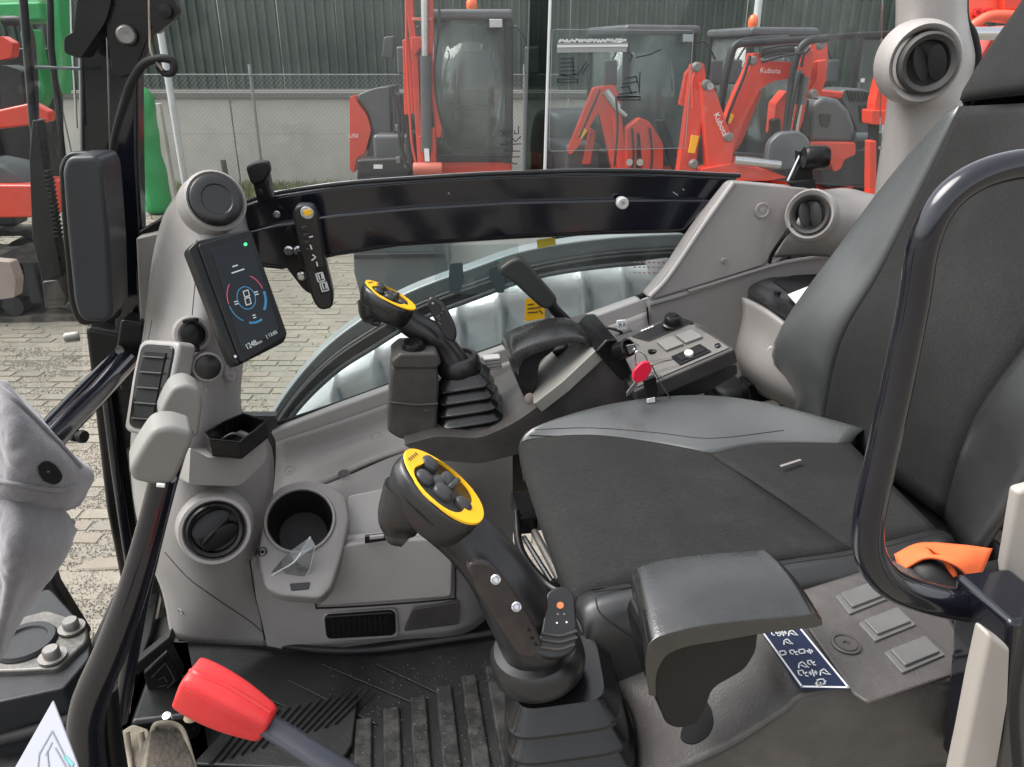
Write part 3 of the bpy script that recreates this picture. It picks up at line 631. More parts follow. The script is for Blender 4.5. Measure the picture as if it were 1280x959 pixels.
t = thing('mini_excavator', 'orange-red boom at the window edge beside the cab rear pillar', 'excavator', 'excavators parked by the wall')
G7 = 6.6
slab('boom', [(1112, 60), (1120, 70), (1105, 150), (1092, 152), (1094, 128), (1102, 95)], ('G', G7), .15, RED, t, .012, r=3)
slab('boom_bracket', [(1090, 138), (1112, 138), (1112, 156), (1090, 156)], ('G', G7-.05), .2, RED, t, .012, r=2)
slab('arm', [(1092, 152), (1103, 152), (1100, 250), (1090, 250)], ('G', G7+.05), .12, BLKM, t, .012)
slab('guard_bar', [(1087, 176), (1096, 176), (1096, 250), (1086, 250)], ('G', G7-.1), .1, RED, t, .012)
# seen through the rear window
t = thing('red_machine', 'large orange-red machine close behind the rear window', 'excavator')
G8 = 3.2
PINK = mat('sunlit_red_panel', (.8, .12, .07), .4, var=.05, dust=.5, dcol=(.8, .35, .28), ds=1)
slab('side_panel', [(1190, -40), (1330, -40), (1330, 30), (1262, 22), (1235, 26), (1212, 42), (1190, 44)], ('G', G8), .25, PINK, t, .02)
slab('panel_door', [(1256, -40), (1330, -40), (1330, 16), (1254, 14)], ('G', G8-.04), .04, RED, t, .01)
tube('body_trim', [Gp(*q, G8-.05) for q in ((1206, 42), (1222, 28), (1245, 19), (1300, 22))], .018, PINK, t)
slab('arm', [(1205, 105), (1245, 40), (1275, 30), (1290, 40), (1230, 130), (1205, 150)], ('G', G8+.2), .2, RED, t, .02, r=4)
slab('caution_label', [(1247, 56), (1252, 48), (1260, 48), (1254, 56)], ('G', G8+.19), .01, YEL, t, 0)
slab('white_label', [(1225, 82), (1234, 72), (1239, 76), (1230, 88)], ('G', G8+.19), .01, WHT, t, 0)
tube('steel_bar', [Gp(1195, 42, G8-.3), Gp(1300, 42, G8-.3)], .022, STEEL, t, sm=1)
for a, b in ((1222, 17), (1237, 14), (1232, 35), (1224, 14)): lathe('panel_bolt', Gp(a, b, G8-.02), HG, [(.012, 0), (.012, .05)], REDK, t, n=8)
# machine in front, far left of the view
G9 = 6.4; p = Gp(-70, 300, G9+.6)
L = machine('orange-red excavator on rubber tracks seen through the windscreen', (p[0]-.5, p[1]+.2, 0), math.radians(0), 1.15, group='excavators parked by the wall', hood=False)
slab('side_panel', [(-60, 231), (40, 231), (76, 224), (77, 266), (40, 272), (-60, 274)], ('G', G9), .5, RED, L.r, .02)
slab('panel_bracket', [(-60, 150), (40, 128), (62, 140), (62, 152), (30, 158), (-60, 168)], ('G', G9+.2), .1, RED, L.r, .02)
slab('hood_cover', [(-30, 200), (0, 206), (22, 218), (34, 232), (-30, 232)], ('G', G9+.1), .4, HOOD, L.r, .03)
slab('seat', [(2, 80), (26, 88), (34, 150), (2, 160)], ('G', G9+.3), .2, BLKM, L.r, .03, r=6)
tube('cab_post', [Gp(4, 26, G9), Gp(30, 30, G9), Gp(40, 70, G9), Gp(46, 200, G9), Gp(62, 222, G9)], .035, BLKM, L.r)
slab('red_seat_cover', [(0, 44), (16, 54), (14, 72), (-4, 76)], ('G', G9+.2), .1, RED, L.r, .02, r=4)
L2 = Lc(L.r, Gp(10, 318, G9+.3)*[1, 1, 0]-np.array([.35, 0, 0]), math.radians(-5)); L2.k = 1.15
track(L2, 0, .4, 2.1, .5)
slab('dozer_blade', [(-20, 325), (12, 328), (20, 350), (18, 372), (-20, 378)], ('G', 5.4), .1, mat('worn_blade', (.26, .2, .17), .6, var=.2, dust=.6, bump=.4, bs=50), L.r, .01, r=3)
t = thing('green_machine', 'bright green machine body and canopy beyond the far left excavator', 'machine')
slab('canopy', [(-60, 5), (50, 2), (54, 26), (-60, 30)], ('G', 9.5), .6, GRN, t, .03)
slab('canopy_top', [(-60, -20), (52, -24), (50, 6), (-60, 10)], ('G', 9.6), .5, mat('pale_green', (.3, .6, .35), .5), t, .03)
slab('green_boom', [(24, 40), (38, 36), (56, 118), (46, 140), (36, 100)], ('G', 8.2), .2, GRN, t, .02)
slab('green_boom', [(56, -20), (72, -20), (79, 80), (77, 120), (62, 60)], ('G', 8.2), .2, GRN, t, .02)
slab('support_leg', [(46, 118), (60, 120), (60, 260), (46, 260)], ('G', 8.6), .3, BLKM, t, .02); slab('support_leg', [(-40, 60), (60, 60), (64, 200), (-40, 230)], ('G', 9.3), .3, BLKM, t, .02)
# ================================================================ the cab
def fabric(name, c1, c2, sc=420):
    m = mat(name, c1, .85, var=.05, bump=0, dust=.10 if 'worn' not in name else .16, dcol=(.06, .058, .056), ds=6); t = m.node_tree; b = t.nodes['Principled BSDF']; N = t.nodes.new; L = t.links.new
    g = N('ShaderNodeNewGeometry'); mp = N('ShaderNodeMapping'); mp.inputs['Scale'].default_value = (.35, 1, .6); L(g.outputs['Position'], mp.inputs['Vector'])
    n = N('ShaderNodeTexNoise'); n.inputs['Scale'].default_value = sc; n.inputs['Detail'].default_value = 2; L(mp.outputs[0], n.inputs['Vector'])
    src = b.inputs['Base Color'].links[0].from_socket
    mx = N('ShaderNodeMix'); mx.data_type = 'RGBA'; mx.blend_type = 'MULTIPLY'; mx.inputs[0].default_value = 1; L(src, mx.inputs[6])
    r = N('ShaderNodeMapRange'); r.inputs[1].default_value = .3; r.inputs[2].default_value = .7; r.inputs[3].default_value = .7; r.inputs[4].default_value = 1.32; L(n.outputs['Fac'], r.inputs[0]); L(r.outputs[0], mx.inputs[7]); L(mx.outputs[2], b.inputs['Base Color'])
    bp = N('ShaderNodeBump'); bp.inputs['Strength'].default_value = .5; bp.inputs['Distance'].default_value = .0008; L(n.outputs['Fac'], bp.inputs['Height']); L(bp.outputs[0], b.inputs['Normal'])
    return m
FAB = fabric('charcoal_seat_fabric', (.0088, .0087, .0086), None, 480)
FABW = fabric('worn_seat_fabric', (.0095, .0094, .0092), None, 480)
n_ = [n for n in FABW.node_tree.nodes if n.type == 'TEX_NOISE']
for n in n_:
    if n.inputs['Scale'].default_value < 10: n.inputs['Scale'].default_value = 9
def patch(name, rows, m, parent, n=6, th=.006, puff=0, back=None):
    R = [[T(*p) if not isinstance(p, np.ndarray) else p for p in r] for r in rows]
    R = [cr(r, n) for r in R]; C = len(R[0]); cols = [cr([r[j] for r in R], n) for j in range(C)]; Rn = len(cols[0])
    G = np.array([[cols[j][i] for j in range(C)] for i in range(Rn)])
    if puff:
        du = np.gradient(G, axis=1); dv = np.gradient(G, axis=0); nn = np.cross(du, dv); nn /= np.linalg.norm(nn, axis=2, keepdims=True)+1e-9
        to = EYE-G; nn *= np.sign((nn*to).sum(2, keepdims=True))
        u = np.abs(np.sin(np.pi*np.linspace(0, 1, C)))**.35; v = np.abs(np.sin(np.pi*np.linspace(0, 1, Rn)))**.35
        G = G+nn*(puff*v[:, None]*u[None, :])[:, :, None]
    F = [(i*C+j, i*C+j+1, (i+1)*C+j+1, (i+1)*C+j) for i in range(Rn-1) for j in range(C-1)]
    return mk(name, list(G.reshape(-1, 3)), F, m, parent, solid=th)
def screw(px, py, spec, rpx, parent, m=None, deep=True, lift=.001):
    c = on(spec, px, py, lift); r = rpx*np.linalg.norm(on(spec, px+1, py)-on(spec, px, py)); _, n = plane(spec)
    if n@(c-EYE) > 0: n = -n
    o = lathe('screw_cover', c, n, [(r, -.004), (r, .0006), (r*.82, .001), (r*.7, -.001), (r*.35, -.001), (r*.3, .001), (.0, .001)], m or TRIM, parent, n=20); return o
# ---- floor
t = tag(bpy.data.objects.new('cab_floor', None), kind='structure'); COL.objects.link(t); CABF = t
box('floor_plate', (.1, .78, 1.185), (1.3, .9, .02), BLK, t, .003)
MATM = mat('rubber_floor_mat', (.012, .012, .013), .42, var=.2, bump=.4, bs=250, dust=.12, dcol=(.09, .085, .075), ds=9)
MATD = mat('dusty_mat_rib', (.014, .0138, .0133), .5, var=.3, bump=.5, bs=250, dust=.5, dcol=(.10, .095, .087), ds=40)
fm = thing('floor_mat', 'black ribbed rubber floor mat with dusty raised ribs beneath the front console', 'floor mat')
F0 = [Zp(x, y, 1.2) for x, y in ((170, 800), (395, 808), (620, 789), (660, 960), (760, 1150), (60, 1150), (120, 900))]
poly('mat_base', F0, (0, 0, -.006), MATM, fm, .002)
for i in range(7):
    x0 = .128-.0425*i
    if x0 < -.14: break
    a = random.uniform(-.004, .004)
    poly('mat_rib', [np.array(q) for q in ((x0-.0145, .58, 1.208), (x0+.0155, .58, 1.208), (x0+.0135, 1.0-.016*i, 1.208), (x0-.0125, 1.0-.016*i, 1.208))], (0, 0, -.012), MATD, fm, .004)
tube('mat_lip', [Zp(x, y, 1.212) for x, y in ((225, 797), (300, 800), (395, 812), (470, 812), (560, 800), (628, 790))], .006, MATM, fm)
tube('mat_lip', [Zp(x, y, 1.215) for x, y in ((628, 790), (640, 850), (655, 930))], .005, MATM, fm)
for a, b in (((402, 830), (520, 880)), ((360, 850), (470, 905)), ((330, 872), (430, 912)), ((470, 830), (560, 872))): tube('mat_ridge', [Zp(*a, 1.204), Zp(*b, 1.204)], .0012, MATM, fm, sm=1)
for i in range(13):
    a = 262+i*13; tube('footrest_ridge', [Zp(a, 955-i*4.2, 1.215), Zp(a+48, 896-i*3.2, 1.215)], .0018, MATM, fm, sm=1, n=6)
poly('footrest_plate', [Zp(x, y, 1.212) for x, y in ((240, 955), (300, 890), (448, 868), (440, 930), (420, 962))], (0, 0, -.008), MATM, fm, .003)
V = []; F = []
for _ in range(420):
    x = random.uniform(-.14, .15); y = random.uniform(.72, 1.03); c = np.array([x, y, 1.2115 if random.random() < .6 else 1.203]); r = random.uniform(.0003, .0009); i = len(V)
    V += [c+[r, 0, 0], c+[0, r, 0], c+[-r, 0, 0], c+[0, -r, 0], c+[0, 0, r]]; F += [(i, i+1, i+4), (i+1, i+2, i+4), (i+2, i+3, i+4), (i+3, i, i+4)]
tag(mk('grit', V, F, mat('pale_grit', (.26, .24, .2), .9), loose=True), 'pale grit scattered over the floor mat ribs', 'grit', kind='stuff')

# ---- side wall trims of the cab
cw = thing('cab_side_wall', 'grey plastic trim and black belt beam of the cab side under the window', 'cab wall')
top = [(283, 268), (300, 258), (340, 245), (420, 233), (520, 225), (640, 218.5), (780, 216), (925, 222)]
bot = [(872, 270), (866, 296), (850, 292), (760, 294), (640, 300), (500, 309), (420, 321), (352, 338), (318, 334), (296, 300)]
slab('belt_beam', top+bot, ('Y', 1.37), .045, PAINT, cw, .006)
mid = [(300, 292), (345, 281), (420, 268), (520, 259), (640, 252), (780, 249), (893, 250)]
slab('beam_lower_flange', mid+[(878, 262), (856, 289), (760, 291), (640, 297), (500, 306), (420, 318), (352, 335), (322, 331)], ('Y', 1.355), .02, PAINT, cw, .005)
tpx('top_seal', [(x, y-2, 1.36, 2.6) for x, y in top], RUB, cw, n=8)
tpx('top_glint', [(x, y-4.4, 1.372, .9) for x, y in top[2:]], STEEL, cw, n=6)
for x, y in ((346, 268), (362, 288), (377, 345)): screw(x, y, ('Y', 1.35), 4.5, cw, STEEL)
ribbons('beam_scratch', [[(841, 240), (847, 244)], [(853, 236), (855, 238)], [(560, 240), (562, 243)]], ('Y', 1.368), .8, mat('scratch_white', (.4, .42, .42), .6), cw)
lathe('beam_plug', T(778, 254, 1.350), (0, -1, 0), [(.011, -.01), (.011, .004), (.009, .006), (.004, .006), (.0035, .002), (0, .002)], mat('pale_plug', (.5, .5, .48), .5), cw)
slab('quarter_trim', [(916, 227, 8), (1014, 236, 6), (1021, 246, 6), (957, 331, 8), (904, 348, 30), (816, 375, 6), (808, 371, 4), (838, 335, 6), (872, 282, 20)], ('Y', 1.33), .03, TRIM, cw, .005, r=5)
tube('quarter_edge', [T(*q, 1.33) for q in ((917, 228), (880, 280), (836, 345), (812, 371))], .005, TRIM2, cw)
screw(953, 263, ('Y', 1.327), 9, cw); screw(905, 326, ('Y', 1.327), 3, cw)
slab('rear_side_trim', [(811, 379), (900, 353), (958, 336), (990, 328), (1075, 315), (1160, 380), (1100, 560), (818, 560), (808, 470)], ('Y', 1.345), .02, TRIM, cw, .004, r=3)
tube('trim_seam_lip', [T(*q, 1.342) for q in ((812, 379), (860, 365), (905, 350), (958, 332), (985, 310), (996, 296))], .006, TRIM2, cw)
tube('trim_fold', [T(*q, 1.335) for q in ((860, 364), (958, 334), (1000, 325), (1060, 318))], .004, TRIM, cw)
slab('window_ledge', [(338, 541), (420, 510), (500, 481), (640, 432), (800, 374), (808, 381), (812, 392), (640, 456), (500, 502), (420, 530), (348, 560)], ('Y', 1.35), .03, TRIM2, cw, .005)
tpx('glass_seal', [(336, 534, 1.375, 3.5), (420, 506, 1.375, 3.5), (520, 470, 1.375, 3.5), (640, 428, 1.375, 3.5), (800, 371, 1.375, 3.5), (822, 348, 1.375, 3.5), (855, 306, 1.375, 3.5), (858, 294, 1.375, 3.5)], RUB, cw)
loft('front_side_trim', [[(345, 552, 1.345), (430, 524, 1.345), (520, 492, 1.345), (640, 450, 1.345), (740, 415, 1.345), (812, 388, 1.345)],
                         [(345, 585, 1.33), (430, 560, 1.33), (520, 525, 1.33), (640, 490, 1.33), (740, 455, 1.33), (812, 430, 1.335)],
                         [(341, 632, 1.25), (410, 603, 1.25), (500, 566, 1.26), (640, 545, 1.28), (740, 540, 1.3), (812, 540, 1.34)]], TRIM, cw, 6, .006)

tpx('trim_vertical_seam', [(809, 384, 1.342, 1.2), (813, 430, 1.333, 1.2), (813, 480, 1.335, 1.2)], BLK, cw, n=6)
FST = bpy.data.objects['front_side_trim']
for x, y, r in ((362, 588, 7), (470, 546, 7), (638, 573, 5)): hscrew(x, y, FST, r, cw)
lathe('trim_hole', T(430, 593, 1.255), (.05, -1, .35), [(.0085, -.004), (.0085, .002), (.0068, .002), (.006, -.003), (0, -.003)], BLK, cw)
screw(430, 593, ('Y', 1.25), 8, cw)

slab('lining', [(260, 520), (345, 520), (360, 700), (250, 700)], ('Y', 1.36), .02, CONS, cw, 0)
box('lower_lining', (.35, 1.43, 1.32), (1.7, .03, .28), CONS, cw, .005); box('rear_lining', (1.12, .95, 1.55), (.04, 1.0, .75), CONS, cw, .005)
# ---- windows of the side wall
wu = thing('side_window', 'clear upper side window behind the belt beam with sliding edge and clear sticker', 'window')
slab('window_pane', [(150, -60), (1105, -60), (1100, 236), (925, 222), (640, 216), (300, 262), (190, 275), (160, 200)], ('Y', 1.40), .005, GLASS, wu, 0)
tpx('pane_edge', [(689, -40, 1.392, 2.0), (681, 214, 1.392, 2.0)], WHT, wu, n=6, sm=1)
slab('pane_overlap', [(663, -40), (688, -40), (680, 216), (656, 216)], ('Y', 1.396), .003, glass('dark_overlap_glass', (.40, .46, .43), .5, .0), wu, 0)
tpx('overlap_edge', [(663, -40, 1.394, 1.2), (656, 216, 1.394, 1.2)], SLATE, wu, n=6, sm=1)
st = slab('clear_film', [(688, 35), (868, 36), (857, 186), (684, 190)], ('Y', 1.388), .0015, FILM, wu, 0, r=4)
GREYI = mat('grey_print', (.55, .57, .56), .6); INK = mat('dark_print', (.04, .045, .05), .6)
ribbons('sticker_outline', [rp([(690, 37), (867, 38), (856, 185), (686, 189), (690, 37)][:4], 4)+[(690, 41)]], ('Y', 1.387), .8, mat('faint_edge', (.3, .32, .31), .6), st)
L = []
for k in range(5): L.append([(701, 74+k*5), (716+k*.8, 73+k*5)])
L += [[(716, 72), (717, 93), (722, 94), (733, 77)], [(728, 92), (736, 80)], [(697, 99), (722, 99), (722, 103), (697, 103), (697, 99)], [(700, 93), (718, 97)], [(782, 98), (795, 96), (799, 110)], [(776, 110), (786, 108), (790, 118)], [(772, 122), (798, 121)], [(773, 118), (796, 115)], [(800, 90), (799, 116)], [(785, 65), (790, 70), (787, 78)], [(795, 72), (813, 68), (826, 62)], [(773, 121), (800, 121), (800, 125), (773, 125), (773, 121)], [(778, 105), (797, 102)]]
ribbons('sticker_icons', L, ('Y', 1.3865), 1.5, INK, st)
ribbons('sticker_print', [[(699+q*1.0, 51+random.uniform(-1.5, 1.5)), (701+q, 51+random.uniform(-1.5, 1.5))] for q in range(0, 82, 3)]+[[(697, 58), (784, 57)]], ('Y', 1.3865), 2.6, mat('white_sticker_print', (.7, .72, .7), .5), st)
slab('sticker_band', [(697, 54), (785, 53), (783, 65), (696, 66)], ('Y', 1.387), .0005, mat('pale_band', (.32, .33, .31), .6), st, 0)
ribbons('glass_lettering', [[(625, 162), (627, 166)], [(629, 161), (629, 167), (632, 165)], [(634, 161), (634, 167), (637, 166), (637, 163)], [(640, 160), (640, 167)], [(643, 163), (643, 167), (646, 167)], [(648, 158), (648, 167)], [(640, 172), (644, 177), (651, 171)], [(626, 170), (638, 170)], [(625, 181), (651, 180)], [(630, 189), (650, 189)], [(628, 197), (650, 196)], [(640, 204), (646, 205)]], ('Y', 1.388), 1.3, INK, wu)
wl = thing('lower_window', 'curved lower side window beneath the black belt beam', 'window')
slab('window_pane', [(352, 338), (420, 321), (500, 309), (640, 300), (760, 294), (850, 292), (858, 300), (812, 372), (640, 430), (500, 480), (340, 536), (300, 530), (300, 345)], ('Y', 1.395), .005, GLASS2, wl, 0)
s2 = slab('clear_film', [(543, 308), (648, 305), (648, 366), (544, 368)], ('Y', 1.385), .0012, FILM, wl, 0)  # this sheet and its icons stand in for a reflection in the pane
TEAL = mat('slate_reflection', (.05, .075, .08), .5)
slab('sticker_icon', [(562, 330), (578, 328), (580, 350), (574, 368), (562, 366), (561, 350)], ('Y', 1.3835), .0006, TEAL, s2, 0, r=3)
slab('sticker_icon', [(612, 335), (626, 333), (632, 352), (630, 366), (620, 366), (616, 352), (611, 350)], ('Y', 1.3835), .0006, TEAL, s2, 0, r=3)
slab('reflected_green_mark', [(623, 326), (634, 323), (635, 327), (625, 331)], ('Y', 1.383), .0006, mat('green_reflection', (.02, .4, .2), .5), s2, 0)
lb = slab('yellow_label', [(657, 374), (680, 372), (681, 398), (656, 402)], ('Y', 1.38), .0015, YEL, wl, 0)
slab('white_label', [(806, 326, 3), (836, 322, 3), (846, 340, 3), (828, 352, 3), (812, 346, 3)], ('Y', 1.387), .0008, mat('milky_label', (.6, .62, .6), .5), wl, 0, r=2); ribbons('label_marks', [[(790+random.uniform(0, 50), 328+random.uniform(0, 18))]*1+[(0, 0)] for _ in ()]+[[(x, y), (x+2.5, y)] for x in range(792, 845, 6) for y in (328, 334, 341)], ('Y', 1.385), 1.6, mat('pale_red_print', (.4, .25, .23), .6), wl)
ribbons('label_print', [[(660, 381), (667, 380)], [(660, 386), (676, 384)], [(660, 391), (672, 390)], [(670, 378), (677, 377)], [(674, 388), (678, 392)]], ('Y', 1.3785), 1.6, INK, lb)
slab('yellow_label', [(671, 300), (694, 297), (695, 306), (672, 311)], ('Y', 1.385), .001, mat('dim_yellow', (.5, .4, .03), .5), wl, 0)

# ---- outside, under the lower window: curved skirt and ribbed guard of this machine
sk = thing('track_guard', 'silver ribbed guard plate under a dark curved rail outside the lower window', 'guard')
def arc_band(o, i2, Y, th, m, n, bev=.005):
    return slab(n, [tuple(p) for p in cr(o, 5)]+[tuple(p) for p in cr(i2, 5)][::-1], ('Y', Y), th, m, sk, bev)
outer = [(318, 560), (352, 498), (400, 440), (450, 400), (510, 365), (590, 335), (660, 312), (760, 297), (880, 290)]
mid1 = [(325, 562), (362, 502), (408, 452), (458, 416), (518, 382), (590, 354), (660, 333), (760, 316), (880, 308)]
mid2 = [(338, 566), (372, 515), (418, 470), (470, 436), (528, 402), (600, 374), (670, 350), (760, 336), (880, 327)]
arc_band(outer, mid1, 1.60, .05, mat('pale_rail_paint', (.23, .25, .255), .35, .2, var=.1), 'outer_rail')
arc_band(mid1, mid2, 1.585, .06, BLKM, 'rubber_seal')
tube('seal_bead', [T(x, y-4, 1.58) for x, y in mid2], .006, SLATE, sk); tube('seal_bead', [T(x, y+7, 1.58) for x, y in mid1], .005, RUB, sk)
V = []; F = []; prof = []
X0 = T(330, 560, 1.66)[0]; X1 = T(900, 340, 1.66)[0]
x = X0
k = 0
while x < X1:
    for dx, dy in ((0, 0), (.060, .001), (.068, -.006), (.078, -.007), (.086, .002)): prof.append((x+dx, 1.66+dy))
    x += .097
zt_ = {}
def topz(x):
    P = [T(a, b+2, 1.66) for a, b in mid2]; return np.interp(x, [p[0] for p in P], [p[2] for p in P])
for a, b in prof: zt = topz(a); V += [(a, b+.035, zt), (a, b, zt-.03), (a, b-.06, zt-.32)]
n = len(prof)
for i in range(n-1): F += [(3*i, 3*i+1, 3*i+4, 3*i+3), (3*i+1, 3*i+2, 3*i+5, 3*i+4)]
mk('ribbed_plate', V, F, SILV, sk, ang=60)
tpx('guard_rim', [(800, 392, 1.55, 5), (700, 412, 1.55, 6), (640, 432, 1.55, 6), (560, 470, 1.55, 6)], RUB, sk)
dm = thing('reflection_shapes', 'dark slate and whitish shapes imitating a reflection in the lower window', 'reflection')  # solid shapes added to imitate a reflection in the lower pane
slab('dark_reflection', [(441, 300), (556, 296), (560, 340), (545, 372), (452, 378), (442, 340)], ('G', 2.9), .3, SLATE, dm, .02, r=3)
slab('blade_lip', [(442, 318), (556, 316), (556, 322), (442, 324)], ('G', 2.88), .03, BLKM, dm, .004)  # dark band across the imitated reflection
slab('pale_reflection', [(560, 300), (690, 290), (690, 330), (560, 335)], ('G', 3.1), .1, mat('whitish_reflection', (.5, .5, .48), .5), dm, .01)

# ---- front corner column
cc = thing('corner_column', 'grey corner trim column carrying speaker, air vents and cubby', 'trim column')
loft('column_trim', [[(222, 245, 1.33), (243, 232, 1.30), (268, 225, 1.27), (290, 238, 1.30), (303, 262, 1.33)],
                     [(206, 272, 1.32), (228, 262, 1.26), (262, 262, 1.22), (290, 268, 1.27), (306, 278, 1.33)],
                     [(193, 322, 1.31), (222, 320, 1.23), (262, 320, 1.19), (296, 320, 1.25), (316, 322, 1.33)],
                     [(184, 395, 1.28), (216, 395, 1.20), (256, 395, 1.16), (290, 395, 1.22), (312, 400, 1.32)],
                     [(174, 470, 1.24), (208, 470, 1.16), (250, 468, 1.12), (286, 462, 1.19), (301, 462, 1.31)],
                     [(166, 545, 1.20), (200, 545, 1.12), (240, 545, 1.08), (285, 530, 1.17), (302, 518, 1.30)],
                     [(166, 590, 1.16), (195, 600, 1.08), (235, 600, 1.05), (290, 590, 1.12), (338, 560, 1.26)],
                     [(172, 640, 1.12), (195, 655, 1.06), (235, 660, 1.03), (290, 650, 1.09), (336, 640, 1.20)],
                     [(185, 690, 1.10), (210, 705, 1.05), (250, 720, 1.03), (295, 715, 1.08), (322, 710, 1.14)],
                     [(205, 740, 1.10), (225, 750, 1.06), (260, 760, 1.04), (298, 760, 1.08), (326, 755, 1.11)],
                     [(215, 795, 1.10), (235, 800, 1.08), (270, 803, 1.08), (305, 805, 1.09), (332, 806, 1.10)]], TRIM, cc, 5, .006)
CT = bpy.data.objects['column_trim']; seam('column_seam', CT, [(206, 690), (235, 722), (270, 748), (310, 775), (328, 790)], .0008, CONS, cc)
VENTM = mat('matte_vent_black', (.012, .012, .013), .6, bump=.1)
def face_ring(name, c, axis, R, m, par, prof, **k): return lathe(name, c, axis, [(a*R, b*R) for a, b in prof], m, par, **k)
ax = nz((.45, -.75, .35)); c = T(268, 252, 1.205)
face_ring('speaker_bezel', c, ax, .043, TRIM, cc, [(1.08, -.7), (1.06, .15), (.98, .22), (.93, .12), (0, .12)])
face_ring('speaker_grille', c+ax*.004, ax, .0385, DARK, cc, [(1, -.1), (1, .16), (.95, .22), (.6, .26), (.56, .22), (.3, .24), (0, .24)])
ax = nz((.35, -.85, .15)); c = T(241, 418, 1.12)
face_ring('socket_ring', c-ax*.006, ax, .023, TRIM, cc, [(1.15, -.5), (1.1, .25), (.9, .3), (.88, .1), (0, .1)])
o = face_ring('socket_cap', c, ax, .0165, BLK, cc, [(1, -.2), (1.05, .2), (1.0, .45), (.85, .52), (.3, .5), (0, .5)])
u, v, _ = frame(ax); box('cap_hinge', c+v*.021+ax*.005, (.022, .006, .007), BLK, o, .002, ax=(u, v, ax)); box('cap_tab', c-v*.022+ax*.002, (.010, .009, .005), BLK, o, .002, ax=(u, v, ax))
c = T(260, 459, 1.108)
face_ring('blank_plug_ring', c-ax*.004, ax, .020, TRIM, cc, [(1.12, -.5), (1.08, .1), (.95, .14), (.94, 0), (0, 0)])
face_ring('blank_plug', c, ax, .0175, DARK, cc, [(1, -.2), (1, .05), (.92, .1), (0, .1)])
screw(284, 468, ('T', (250, 468, 1.11), (286, 462, 1.18), (284, 500, 1.14)), 6, cc, lift=.006)
for x, y in ((258, 488),): screw(x, y, ('Y', 1.10), 2.5, cc, lift=.002)
# tall vent
vp = ('T', (178, 535, 1.105), (222, 535, 1.05), (190, 430, 1.15))
slab('vent_surround', [(186, 425), (236, 428), (228, 468), (214, 548), (165, 540), (176, 470)], vp, .03, TRIM, cc, .006, r=10, lift=.014)
vo = slab('vent_bezel', [(190, 431), (231, 434), (224, 470), (210, 540), (173, 534), (182, 470)], vp, .02, BLK, cc, .003, r=9, lift=.017)
DEEP = mat('deep_black', (.004, .004, .005), .8)
slab('vent_recess', [(196, 441), (222, 443), (216, 470), (204, 530), (181, 526), (188, 470)], vp, .004, DEEP, vo, 0, lift=.0185)
for k in range(5):
    y = 446+k*19; x = 195-k*3.4
    slab('vent_slat', [(x, y), (x+27, y+2), (x+27, y+4), (x-.5, y+2)], vp, .003, CONS, vo, .0008, lift=.022)
# cubby tray and grey front under it
pl = ('T', (236, 560, 1.0), (330, 560, 1.08), (236, 610, .99))
slab('cubby_front', [(238, 560, 3), (260, 572, 3), (295, 572, 8), (332, 548, 3), (334, 575, 10), (300, 608, 10), (236, 606, 4)], pl, .06, TRIM, cc, .005, r=4)
TR = [T(*q) for q in ((255, 541, 1.035), (262, 549, 1.01), (299, 553, 1.02), (334, 526, 1.09), (304, 517, 1.15), (280, 527, 1.12))]
TRc = sum(TR)/6
for k in range(6):
    a, b = TR[k], TR[(k+1) % 6]; h = np.array([0, 0, -.026]); inn = lambda p: p+(TRc-p)*.05
    poly('tray_wall', [a, b, b+h, a+h], (inn(a)-a+inn(b)-b)/2+np.array([0, 0, .0]), BLK, cc, .0008)
poly('tray_floor', [p+np.array([0, 0, -.024]) for p in TR], (0, 0, -.003), BLK, cc, 0)
tube('tray_lip', TR, .0014, DARK, cc, closed=True, sm=1, n=8)
tube('tray_rib', [TRc+np.array([-.02, .0, -.02]), TRc+np.array([.0, .004, -.012]), TRc+np.array([.02, .0, -.02])], .003, DARK, cc)
# round lower vent
ax = nz((.22, -.9, .32)); c = T(269, 664, 1.0)
def round_vent(par, c, ax, R, hint=(0, 0, 1), tilt=.5, ring=TRIM, rr=1.3):
    face_ring('vent_housing', c-ax*R*.25, ax, R, ring, par, [(rr*1.08, -.9), (rr, .05), (rr*.95, .17), (rr*.86, .17), (1.02, 0), (1.0, -.2), (0, -.2)], hint=hint, n=40)
    o = face_ring('vent_bezel', c-ax*R*.1, ax, R, BLK, par, [(1, -.3), (1, .1), (.93, .16), (.82, .1), (.78, -.15), (0, -.2)], hint=hint, n=36)
    u, v, a = frame(ax, hint)
    for s, ph in ((1, .25), (-1, .45)):
        n2 = nz(a*math.cos(ph)+v*s*math.sin(ph)); cc0 = c+v*s*R*.30
        lathe('vent_flap', cc0-ax*R*.05, n2, [(R*.72, -.002), (R*.72, .001), (R*.66, .002), (0, .002)], VENTM, o, sy=.55, hint=hint)
    u2 = nz(u+v*.25); bar('flap_bar', c-u2*R*.62+ax*R*.1, c+u2*R*.62+ax*R*.1, (R*.09, R*.14), BLK, o, .0008)
    return o
round_vent(cc, c, ax, .040, hint=(-.45, 0, 1))
hscrew(322, 691, CT, 6, cc, DARK); hscrew(226, 764, CT, 4, cc); seam('column_seam', CT, [(246, 300), (244, 350), (240, 396)], .0006, CONS, cc); seam('column_seam', CT, [(190, 400), (184, 430), (172, 460)], .0006, CONS, cc)

